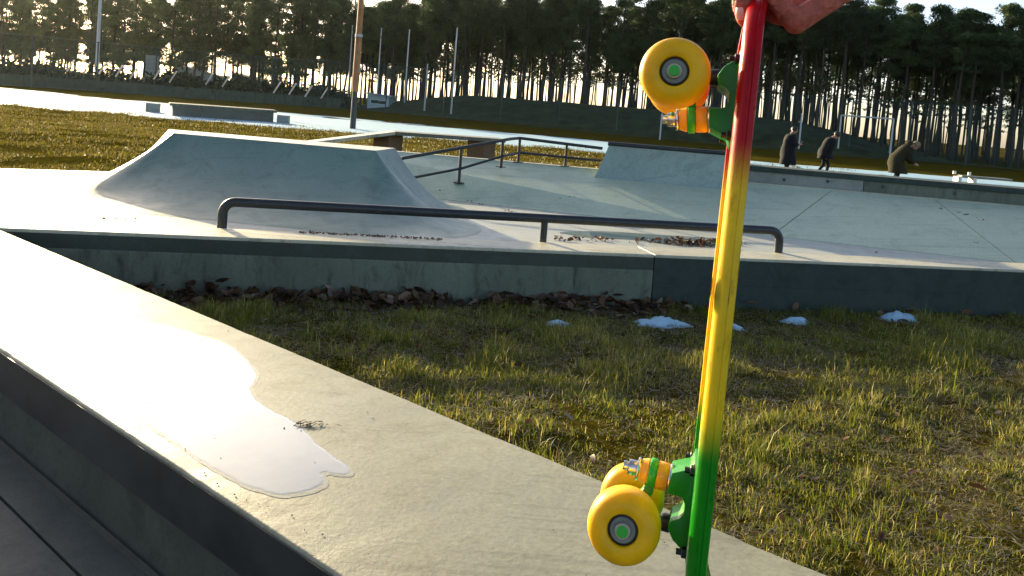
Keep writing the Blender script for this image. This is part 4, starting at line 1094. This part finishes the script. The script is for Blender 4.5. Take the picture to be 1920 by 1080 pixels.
def person(base, rz, label, lean, head_bow, cloth, hair, arm_l, arm_r, leg_l, leg_r, coat_len=.55, crouch=0.0, fat=1.0, hooded=False, scale=1.0):
    """local x faces forward, y to the person's left"""
    r_ = empty('person', base); r_.rotation_euler = (0, 0, rz); r_.scale = (scale,) * 3; tag(r_, label, 'person')
    pel = Vector((0, 0, .93 - crouch)); B = Matrix.Rotation(lean, 3, 'Y')
    up_ = lambda x, y, z: pel + B @ Vector((x, y, z))
    chest = up_(.01, 0, .38); neck = up_(.02, 0, .55); Hh = Matrix.Rotation(lean + head_bow, 3, 'Y'); hb = neck + Hh @ Vector((.02, 0, .06)); hd_ = neck + Hh @ Vector((.035, 0, .155))
    nose = hd_ + Hh @ Vector((.105, 0, -.015)); chin = hd_ + Hh @ Vector((.06, 0, -.085))
    sl, sr = up_(.0, .175, .47), up_(.0, -.175, .47)
    def arm(sh, el, wr, hnd): return [(sh, .058), (el, .042), (wr, .029), (hnd, .034)]
    al = [sl] + [up_(*q) for q in arm_l]; ar = [sr] + [up_(*q) for q in arm_r]
    ll = [pel + Vector((0, .095, -.04))] + [Vector(q) for q in leg_l]; lr = [pel + Vector((0, -.095, -.04))] + [Vector(q) for q in leg_r]
    ch = [[(pel, .135), (up_(0, 0, .2), .125), (chest, .145), (up_(.01, 0, .47), .10), (neck, .055), (hb, .055), (hd_, .088), (hd_ + Hh @ Vector((.01, 0, .03)), .09)],
          [(chin, .035), (hd_ + Hh @ Vector((.05, 0, -.02)), .06), (nose, .014)], [(hd_ + Hh @ Vector((0, .088, -.01)), .018), (hd_, .05)], [(hd_ + Hh @ Vector((0, -.088, -.01)), .018), (hd_, .05)],
          [(up_(.01, 0, .44), .09), (sl, .06)], [(up_(.01, 0, .44), .09), (sr, .06)], [(pel, .13), (ll[0], .095)], [(pel, .13), (lr[0], .095)],
          arm(*al), arm(*ar)]
    for l_ in (ll, lr): ch.append([(l_[0], .09), (l_[1], .06), (l_[2], .042), (l_[2] + Vector((.13, 0, -.04)), .036)])
    for hnd, el in ((al[3], al[2]), (ar[3], ar[2])):        # fingers and thumb
        d = (hnd - el).normalized(); sd = d.orthogonal().normalized()
        for k in (-1.5, -.5, .5, 1.5): ch.append([(hnd + sd * k * .015, .012), (hnd + d * .05 + sd * k * .017, .010), (hnd + d * .075 + sd * k * .017 + Vector((0, 0, -.015)), .009)])
        ch.append([(hnd, .014), (hnd + sd.cross(d) * .04 + d * .02, .011)])
    hands = (al[3], ar[3])
    def fm(c):
        if (c - hd_).length < .125 or (c - neck).length < .06: return 0
        if min((c - h).length for h in hands) < .085: return 0
        if c.z < .09: return 2
        return 1
    body = fused('body', ch, .014, 4, r_, ['skin', 'darkjeans', 'shoe'], fm)
    # coat: rings down the trunk, then sleeves
    m_ = MB(); rings = []
    spec = [(.53, .085, .075), (.49, .15, .11), (.44, .225, .14), (.30, .22, .155), (.14, .20, .15), (0, .215, .165)]
    for t, a, b in spec: rings.append((up_(.01, 0, t), a * fat, b * fat, B))
    nl_ = 5
    for k in range(1, nl_ + 1):
        f = k / nl_; l_ = (Vector(leg_l[0]) + Vector(leg_r[0])) / 2; d = pel.lerp(l_, f * coat_len / .5 if coat_len < .5 else f)
        d = pel + (l_ - pel).normalized() * coat_len * f
        rings.append((d, (.215 + .03 * f) * fat, (.165 + .035 * f) * fat, Matrix.Identity(3)))
    n = 18; vs = []
    for i, (c, a, b, Bm) in enumerate(rings):
        for k in range(n):
            an = 2 * math.pi * k / n; wv = 1 + .05 * math.sin(an * 3 + i) + .03 * math.sin(an * 7 + i * 2)
            vs.append(c + Bm @ Vector((math.cos(an) * b * wv, math.sin(an) * a * wv, 0)))
    fs = [[i * n + k, (i + 1) * n + k, (i + 1) * n + (k + 1) % n, i * n + (k + 1) % n] for i in range(len(rings) - 1) for k in range(n)]
    m_.add(vs, fs)
    coat = m_.build('coat', cloth, r_, smooth=True, local=True, autosm=85)
    for a_ in (al, ar): MB().tube([a_[0] - (a_[1] - a_[0]) * .05, a_[0].lerp(a_[1], .5), a_[1], a_[1].lerp(a_[2], .5), a_[1].lerp(a_[2], .93)], [.085 * fat, .072 * fat, .066 * fat, .056 * fat, .05], 10).build('sleeve', cloth, coat, smooth=True, local=True, autosm=80)
    # hair
    m_ = MB(); vs = []; rows_ = 8; n = 16
    for i in range(rows_):
        th = math.pi * .66 * i / (rows_ - 1)
        for k in range(n):
            an = 2 * math.pi * k / n
            cut = 1 - .42 * max(0, math.cos(an)) ** 2
            t2 = th * cut; rr = .112 * (1 + .06 * math.sin(5 * an + i))
            vs.append(hd_ + Hh @ Vector((-.012 + math.sin(t2) * math.cos(an) * rr, math.sin(t2) * math.sin(an) * rr, .012 + math.cos(t2) * rr * 1.06)))
    fs = [[i * n + k, (i + 1) * n + k, (i + 1) * n + (k + 1) % n, i * n + (k + 1) % n] for i in range(rows_ - 1) for k in range(n)]
    m_.add(vs, fs).build('hair', hair, r_, smooth=True, local=True, autosm=80)
    if hooded:
        m_ = MB(); vs = []
        for i in range(7):
            th = math.pi * (.15 + .5 * i / 6); 
            for k in range(13):
                an = math.pi * .5 + math.pi * k / 12 * 1.0
                vs.append(neck + B @ Vector((-.03 + math.cos(an) * .15 * math.sin(th) , math.sin(an) * .17 * math.sin(th), .02 + .12 * math.cos(th))))
        fs = [[i * 13 + k, (i + 1) * 13 + k, (i + 1) * 13 + k + 1, i * 13 + k + 1] for i in range(6) for k in range(12)]
        m_.add(vs, fs).build('hood', cloth, coat, smooth=True, local=True, autosm=80)
    return r_, (al[3], ar[3])

def stand(px, py_head, height, D):
    """feet on the ground under the head seen at px, py_head, at depth D"""
    p = at_depth(px, py_head, D); return Vector((p.x, p.y, float(gz(p.x, p.y))))
b1_ = stand(1481, 240, 1.7, 29.5)
p1, hands1 = person(b1_, rad(-8), 'person in a long black coat standing with hands raised to a phone', rad(6), rad(14), 'blackcloth', 'hairdark',
       [(.10, .22, .20), (.30, .10, .22), (.37, .05, .25)], [(.10, -.22, .20), (.30, -.10, .22), (.37, -.05, .25)],
       [(.02, .10, .49), (-.02, .11, .07)], [(.04, -.10, .49), (.0, -.11, .07)], coat_len=.52, scale=1.01, fat=1.4)
hp = Vector((hands1[0] + hands1[1]) / 2) + Vector((.05, 0, .03))
b2_ = stand(1550, 250, 1.7, 29.5)
p2, hands2 = person(b2_, rad(-14), 'person in a dark jacket walking with head bowed and arms hanging', rad(20), rad(24), 'blackcloth', 'hairdark',
       [(.02, .24, .20), (.05, .22, -.04), (.06, .20, -.13)], [(.04, -.23, .20), (.10, -.20, -.04), (.12, -.18, -.13)],
       [(.16, .10, .50), (.10, .10, .08)], [(-.02, -.10, .49), (-.26, -.11, .12)], coat_len=.22, scale=1.02, fat=1.35)
b3_ = stand(1682, 276, 1.5, 25.0)
p3, hands3 = person(b3_, rad(-10), 'person in an olive hooded coat bending forward at the far ledge', rad(38), rad(24), 'olivecloth', 'hairfair',
       [(.20, .22, .26), (.42, .12, .24), (.49, .10, .27)], [(.20, -.22, .26), (.42, -.12, .24), (.49, -.10, .27)],
       [(.10, .12, .48), (-.02, .12, .07)], [(.08, -.12, .48), (-.04, -.12, .07)], coat_len=.4, fat=1.32, hooded=True, crouch=.07)
for root, hnds, lb in ((p1, hands1, 'small dark phone held by the person in the long black coat'),):
    c = root.matrix_basis @ (Vector((hnds[0] + hnds[1]) / 2) + Vector((.05, 0, .03)))
    ph = empty('phone', c); tag(ph, lb, 'phone')
    MB().box(c, .012, .075, .15).build('case', 'polebase', ph, bevel=.004)
    MB().box(c - Vector((.008, 0, 0)), .003, .066, .135).build('screen', 'darkglass', ph)

# ================================================================== SKATEBOARD
A_ = (CR * 340 - CU * 145 + FW * 1600).normalized()                       # across the board, away from the camera
cz = -(-134 * 340 + 1080 * 145) / 1600
L_ = (CR * -134 - CU * 1080 + FW * cz); L_ = (L_ - A_ * L_.dot(A_)).normalized()   # towards the tail
Z_ = L_.cross(A_).normalized()                                            # top side of the deck
HW = .075; RIM = .0165
edge = at_depth(1360, 560, .676)
org = edge + A_ * HW + Z_ * (RIM / 2)
sb = empty('skateboard', org)
mw = Matrix((L_, A_, Z_)).transposed().to_4x4(); mw.translation = org; sb.matrix_world = mw
tag(sb, 'small plastic cruiser skateboard in red, yellow and green held upright by a hand', 'skateboard')

def deck_mat():
    mt, nt, b = _mat('fading_plastic_deck'); L = nt.links
    tc = N(nt, 'ShaderNodeTexCoord'); sp2 = N(nt, 'ShaderNodeSeparateXYZ'); L.new(tc.outputs['Object'], sp2.inputs[0])
    no = N(nt, 'ShaderNodeTexNoise', Scale=14.0, Detail=2.0); L.new(tc.outputs['Object'], no.inputs['Vector'])
    ad = N(nt, 'ShaderNodeMath', operation='MULTIPLY_ADD'); ad.inputs[1].default_value = .02; L.new(no.outputs['Fac'], ad.inputs[0]); L.new(sp2.outputs['X'], ad.inputs[2])
    mr = N(nt, 'ShaderNodeMapRange'); mr.inputs['From Min'].default_value = -.30; mr.inputs['From Max'].default_value = .30; L.new(ad.outputs[0], mr.inputs['Value'])
    r = ramp(nt, mr.outputs[0], [(.30, (.40, .001, .004)), (.385, (.76, .47, .012)), (.66, (.76, .49, .010)), (.735, (.005, .20, .006))])
    r.color_ramp.interpolation = 'EASE'
    L.new(r.outputs[0], b.inputs['Base Color']); b.inputs['Roughness'].default_value = .3
    b.inputs['Specular IOR Level'].default_value = .16
    mp = N(nt, 'ShaderNodeMapping'); mp.inputs['Scale'].default_value = (.25, 1, 1); L.new(tc.outputs['Object'], mp.inputs['Vector'])
    ns = N(nt, 'ShaderNodeTexNoise', Scale=160.0, Detail=4.0, Roughness=.7); L.new(mp.outputs[0], ns.inputs['Vector'])
    rs = ramp(nt, ns.outputs['Fac'], [(.56, (1, 1, 1)), (.74, (.62, .58, .52))]); nb2 = N(nt, 'ShaderNodeTexNoise', Scale=22.0, Detail=3.0); L.new(tc.outputs['Object'], nb2.inputs['Vector'])
    rb2 = ramp(nt, nb2.outputs['Fac'], [(.3, (.86, .86, .86)), (.7, (1.08, 1.08, 1.08))])
    for rr_ in (rs, rb2):
        mx = N(nt, 'ShaderNodeMix', data_type='RGBA', blend_type='MULTIPLY'); mx.inputs[0].default_value = 1; L.new(b.inputs['Base Color'].links[0].from_socket, mx.inputs[6]); L.new(rr_.outputs[0], mx.inputs[7]); L.new(mx.outputs[2], b.inputs['Base Color'])
    bpd = N(nt, 'ShaderNodeBump', Strength=.12, Distance=.0015); L.new(ns.outputs['Fac'], bpd.inputs['Height']); L.new(bpd.outputs[0], b.inputs['Normal'])
    n2 = N(nt, 'ShaderNodeTexNoise', Scale=120.0, Detail=3.0); L.new(tc.outputs['Object'], n2.inputs['Vector'])
    m2 = N(nt, 'ShaderNodeMapRange'); m2.inputs['To Min'].default_value = .2; m2.inputs['To Max'].default_value = .42; L.new(n2.outputs['Fac'], m2.inputs['Value']); L.new(m2.outputs[0], b.inputs['Roughness'])
    return mt
M['deck'] = deck_mat()
M['green'] = plain('green_paint', (.005, .20, .006), rough=.36, var=.12, scale=60, spec=.35)
M['urethane'] = plain('yellow_urethane', (.84, .43, .0015), rough=.42, var=.12, scale=55, bump=.05, spec=.25, sss=.25, sssr=(.012, .006, .001))
M['hanger'] = plain('yellow_hanger_paint', (.80, .40, .015), rough=.35, var=.1, scale=60)
M['bushg'] = plain('green_bushing', (.02, .36, .015), rough=.4, var=.08, sss=.2)
M['bushy'] = plain('orange_bushing', (.82, .36, .01), rough=.4, var=.08, sss=.2)
M['steel'] = plain('bright_steel', (.62, .62, .60), rough=.25, metal=.95, var=.1, scale=80)
M['steeldark'] = plain('bearing_shield', (.20, .20, .165), rough=.5, metal=.3, var=.15, scale=90)
M['brassring'] = plain('dull_brass_ring', (.40, .36, .25), rough=.5, metal=.2)
M['blackring'] = plain('black_bearing_seal', (.012, .008, .006), rough=.5)
M['bolt'] = plain('black_bolt', (.010, .009, .008), rough=.4, metal=.3)

XN, XT = -.262, .300       # nose and tail ends
def half_w(x):
    if x < -.13: u = (x + .13) / (XN + .13); return HW * max(.0, 1 - .10 * u - .90 * max(0, (u - .35) / .65) ** 2.6) ** .5 if u < 1 else .0
    if x > .19: u = (x - .19) / (XT - .19); return HW * max(0.0, 1 - .12 * u - .86 * max(0, (u - .35) / .65) ** 3) ** .5
    return HW
def deck_z(x):
    z = 0
    if x > .206: z += (x - .206) ** 2 / (.094 ** 2) * .030
    if x < -.21: z += ((-.21 - x) / .05) ** 2 * .004
    return z
prof = [(-1, 0), (-.55, -.0012), (0, -.0018), (.55, -.0012)]
def section(w):
    """closed half profile from mid top to mid bottom, as (y, z)"""
    return [(0, -.0015), (w * .6, -.001), (w - .006, 0), (w - .0018, -.0008), (w - .0002, -.0030), (w, -.0052), (w - .0010, -.0058), (w - .0006, -.0066), (w - .0008, -.0085), (w - .0018, -.0108), (w - .0036, -.0130), (w - .0062, -.0150), (w - .0094, -.0162), (w - .0130, -RIM),
            (w - .0165, -.0160), (w - .0185, -.0112), (w - .0205, -.0112), (w - .0222, -.0145), (w - .0245, -.0145), (w - .0265, -.0105), (w * .5, -.0105), (0, -.0112)]
xs_ = sorted(set([XN + .0005] + [XN + (0 - XN) * (1 - math.cos(math.pi / 2 * i / 26)) for i in range(1, 27)] + [XT * math.sin(math.pi / 2 * i / 34) for i in range(0, 34)] + [XT - .0005]))
dm = MB(); vs = []; rings = []
for x in xs_:
    w = max(half_w(x), .0275); s_ = section(w)
    ring = [(y, z) for y, z in s_] + [(-y, z) for y, z in reversed(s_[1:-1])]
    rings.append(len(ring)); zc = deck_z(x)
    sl_d = (deck_z(x + .002) - deck_z(x - .002)) / .004; nrm = Vector((-sl_d, 0, 1)).normalized()
    vs += [Vector((x, y, zc)) + nrm * z for y, z in ring]
n = rings[0]; fs = [[i * n + k, i * n + (k + 1) % n, (i + 1) * n + (k + 1) % n, (i + 1) * n + k] for i in range(len(xs_) - 1) for k in range(n)]
fs += [list(range(n)), [(len(xs_) - 1) * n + k for k in range(n - 1, -1, -1)]]
dm.add(vs, fs)
dko = dm.build('deck', 'deck', sb, smooth=True, local=True, autosm=38)
bmx = bmesh.new(); bmx.from_mesh(dko.data); bmesh.ops.recalc_face_normals(bmx, faces=bmx.faces); bmx.to_mesh(dko.data); bmx.free()

def truck(sgn, xc, steer):
    """sgn: +1 at the tail, -1 at the nose; local +x of the truck points outwards"""
    T0 = Matrix.Translation((xc, 0, -.0112)) @ (Matrix.Identity(4) if sgn > 0 else Matrix.Rotation(math.pi, 4, 'Z'))
    def put(mb, name, mat, parent=sb, mtx=T0, **kw):
        o = mb.build(name, mat, parent, local=True, **kw); o.matrix_basis = mtx if parent is sb else Matrix.Identity(4); return o
    bp_ = [(.038, 0), (.040, -.0055), (.034, -.0075), (.027, -.0165), (.019, -.0215), (.011, -.0195), (.0085, -.0135), (.003, -.0095), (-.004, -.0095), (-.0095, -.0130), (-.0105, -.0255), (-.028, -.0235), (-.0345, -.0075), (-.040, -.0055), (-.040, 0)]
    yw = .021; k = len(bp_); m_ = MB()
    m_.add([(x, -yw, z) for x, z in bp_] + [(x, yw, z) for x, z in bp_], [list(range(k)), list(range(2 * k - 1, k - 1, -1))] + [[i, k + i, k + (i + 1) % k, (i + 1) % k] for i in range(k)])
    base = put(m_, 'baseplate', 'green', bevel=.0014, smooth=True, autosm=30)
    flg = MB(); flg.obox((-.041, -.0275, -.0048), (.082, 0, 0), (0, .055, 0), (0, 0, .0044)); put(flg, 'mounting_flange', 'green', base, bevel=.0012)
    for bx_ in (-.0335, .034):
        for by_ in (-.0205, .0205):
            q = MB().lathe((bx_, by_ * 1.12, -.0045), (0, 0, -1), [(0, .0046), (.0035, .0046), (.0042, .0036), (.0043, .0026), (.0085, .0026)], 6); put(q, 'bolt', 'bolt')
    # kingpin stack leans inwards
    kp = Vector((-.018, 0, -.0235)); kd = Vector((-.10, 0, -1)).normalized()
    def disc(name, mat, t0, t1, r0, r1, parent=sb): return put(MB().lathe(kp + kd * t0, kd, [(0, r0 * .94), (.001, r0), (t1 - t0 - .001, r1), (t1 - t0, r1 * .94)], 22), name, mat, parent, smooth=True, autosm=45)
    disc('washer', 'steel', 0, .0022, .0125, .0125)
    disc('bushing', 'bushy', .0024, .0125, .0118, .0120); yk = disc('hanger_ring', 'bushg', .0128, .0195, .0128, .0128)
    disc('bushing', 'bushy', .0198, .0270, .0116, .0098); disc('washer', 'steel', .0278, .030, .0105, .0105)
    disc('kingpin_nut', 'steel', .0302, .0375, .0068, .0066); disc('kingpin', 'steel', .0376, .042, .0042, .004)
    # hanger, axle and wheels turn together
    T1 = T0 @ Matrix.Rotation(steer, 4, 'Z')
    ax = Vector((.0145, 0, -.0565))
    hg = MB().lathe(ax + Vector((0, -.030, 0)), (0, 1, 0), [(0, .0070), (.003, .0086), (.020, .0105), (.030, .0120), (.040, .0105), (.057, .0086), (.060, .0070)], 20)
    hangr = put(hg, 'hanger', 'green', mtx=T1, smooth=True)
    w_ = [(.018, -.049), (.022, -.057), (.013, -.064), (-.004, -.0475), (-.012, -.0425), (-.012, -.0368), (-.004, -.0372), (.004, -.041)]; k = len(w_)
    q = MB(); q.add([(x, -.009, z) for x, z in w_] + [(x, .009, z) for x, z in w_], [list(range(k - 1, -1, -1)), list(range(k, 2 * k))] + [[i, (i + 1) % k, k + (i + 1) % k, k + i] for i in range(k)])
    put(q, 'kingpin_yoke', 'green', hangr, bevel=.0018, smooth=True)
    put(MB().tube([(.0165, 0, -.052), (.0190, 0, -.036), (.0195, 0, -.024)], [.0075, .0058, .0045], 12), 'pivot_stem', 'green', hangr, smooth=True)
    put(MB().lathe((.0197, 0, -.028), (.05, 0, 1), [(0, .0068), (.002, .0078), (.008, .0078)], 14), 'pivot_cup', 'bolt', mtx=T0, smooth=True)
    put(MB().lathe(ax + Vector((0, -.077, 0)), (0, 1, 0), [(0, .0034), (.001, .004), (.153, .004), (.154, .0034)], 14), 'axle', 'steel', mtx=T1, smooth=True)
    for sy in (-1, 1):
        cw = ax + Vector((0, sy * .0545, 0)); WR = .0295; hw_ = .0215
        pr = [(-hw_ + .006, .0118), (-hw_ + .0012, .0124), (-hw_ + .0004, .0132), (-hw_, .0190), (-hw_ + .0012, .0226), (-hw_ + .0045, .0265), (-hw_ + .0090, .0285), (-.007, WR), (.007, WR), (hw_ - .0090, .0285), (hw_ - .0045, .0265), (hw_ - .0012, .0226), (hw_, .0190), (hw_ - .0004, .0132), (hw_ - .0012, .0124), (hw_ - .006, .0118)]
        wo = put(MB().lathe((0, 0, 0), (0, 1, 0), pr, 56), 'wheel', 'urethane', mtx=T1 @ Matrix.Translation(cw), smooth=True, autosm=60)
        for s2 in (-1, 1):
            f0 = s2 * (hw_ - .0058)
            put(MB().lathe((0, f0, 0), (0, s2, 0), [(0, .0119), (.0022, .0119), (.0026, .0112), (.0027, .0100)], 30), 'bearing_seal', 'blackring', wo, smooth=True)
            put(MB().lathe((0, f0, 0), (0, s2, 0), [(.0012, .0100), (.0031, .0100), (.0034, .0094), (.0030, .0068)], 30), 'bearing_shield', 'steeldark', wo, smooth=True, autosm=30)
            put(MB().lathe((0, f0, 0), (0, s2, 0), [(.0012, .0066), (.0042, .0066), (.0046, .0060)], 24), 'speed_ring', 'steeldark', wo, smooth=True, autosm=30)
        put(MB().lathe((0, sy * (hw_ - .0010), 0), (0, sy, 0), [(0, .0060), (.0024, .0060), (.0030, .0054)], 20), 'axle_nut', 'brassring', wo, smooth=True, autosm=30)
        put(MB().lathe((0, sy * (hw_ + .0021), 0), (0, sy, 0), [(0, .0045), (.0012, .0045), (.0018, .0038)], 16), 'nut_insert', 'bushg', wo, smooth=True)
truck(-1, -.1695, rad(4.5))
truck(1, .1835, rad(-4.5))

# ================================================================== HAND
M['handskin'] = plain('hand_skin', (.42, .105, .065), rough=.55, var=.22, scale=120, sss=.6, sssr=(.010, .003, .0015), bump=.7, spec=.2)
hp = lambda px, py, D: at_depth(px, py, D)
wrist = hp(1730, -150, .80); palm0 = hp(1640, -110, .775)
fing = [  # knuckle, mid bone, middle joint, mid bone, last joint, tip
    [(1622, -44, .735, .0116), (1553, 2, .727, .0102), (1492, 40, .721, .0110), (1476, 26, .722, .0094), (1462, 6, .725, .0092), (1446, -16, .731, .0080)],
    [(1628, -66, .759, .0114), (1552, -18, .752, .0102), (1470, 26, .744, .0108), (1456, 26, .747, .0094), (1446, 18, .750, .0088), (1440, -2, .754, .0080)],
    [(1634, -92, .782, .0110), (1560, -44, .776, .0098), (1486, -4, .770, .0100), (1466, 2, .772, .0088), (1454, 0, .774, .0084), (1443, -10, .777, .0076)],
    [(1642, -116, .804, .0100), (1575, -76, .799, .0088), (1508, -42, .794, .0090), (1486, -36, .795, .0080), (1468, -34, .797, .0074), (1450, -38, .800, .0066)]]
chains = []
for fch in fing:
    pts_ = [(hp(a, b, d), r) for a, b, d, r in fch]
    chains.append([(wrist.lerp(pts_[0][0], .35), .017), (wrist.lerp(pts_[0][0], .7), .0145)] + pts_)
kn_ = [hp(*f[0][:3]) for f in fing]
chains.append([(k, .0115) for k in kn_])
chains.append([(wrist, .026), (hp(1690, -130, .785), .024), (palm0, .020)])
chains.append([(wrist, .026), (hp(1800, -230, .83), .029), (hp(1990, -420, .90), .036), (hp(2300, -720, 1.0), .044)])
chains.append([(hp(1690, -160, .77), .018), (hp(1570, -170, .742), .0145), (hp(1450, -120, .735), .0118), (hp(1397, -45, .737), .0105), (hp(1393, 8, .740), .0098), (hp(1397, 34, .742), .0078)])
chains.append([(hp(1570, -165, .742), .0135), (hp(1610, -70, .745), .012)])
hand = empty('hand', wrist); tag(hand, 'reddish backlit hand gripping the top end of the skateboard', 'hand')
hb_ = fused('hand_body', [[(p - wrist, r) for p, r in ch] for ch in chains], .0011, 3, hand, 'handskin')
# nail of the thumb and a thin bright ring
M['nail'] = plain('nail', (.70, .36, .28), rough=.25, var=.05)
rc = hp(1497, 14, .722); 
tip = hp(1386, 26, .733)
ce = ((tip - CAM).normalized() * -1 - CR * .6).normalized(); ux = (L_ - ce * L_.dot(ce)).normalized(); vx = ce.cross(ux); vs = []
for i in range(5):
    for j in range(5):
        u, v = (i - 2) / 2, (j - 2) / 2; vs.append(tip - wrist + ux * u * .0055 + vx * v * .0042 * (1 - .25 * u * u) + ce * (.0012 - .0016 * v * v - .0005 * u * u))
MB().add(vs, [[i * 5 + j, i * 5 + j + 1, (i + 1) * 5 + j + 1, (i + 1) * 5 + j] for i in range(4) for j in range(4)]).build('thumb_nail', 'nail', hand, smooth=True, local=True, autosm=80)


# ================================================================== FLARE VEIL: thin volume added to imitate lens flare
hz = MB().obox((-160, -6, -1.0), (320, 0, 0), (0, 196, 0), (0, 0, 24)).build('flare_veil', None)
hm = bpy.data.materials.new('thin_flare_veil'); hm.use_nodes = True; hn = hm.node_tree; hn.nodes.remove(hn.nodes['Principled BSDF'])
pvn = hn.nodes.new('ShaderNodeVolumePrincipled'); pvn.inputs['Color'].default_value = (.93, .97, .88, 1); pvn.inputs['Density'].default_value = .00004; pvn.inputs['Anisotropy'].default_value = .7
hn.links.new(pvn.outputs[0], hn.nodes['Material Output'].inputs['Volume']); hz.data.materials.append(hm)
tag(hz, 'thin veil added over the field to imitate lens flare', 'flare_veil', kind='stuff')
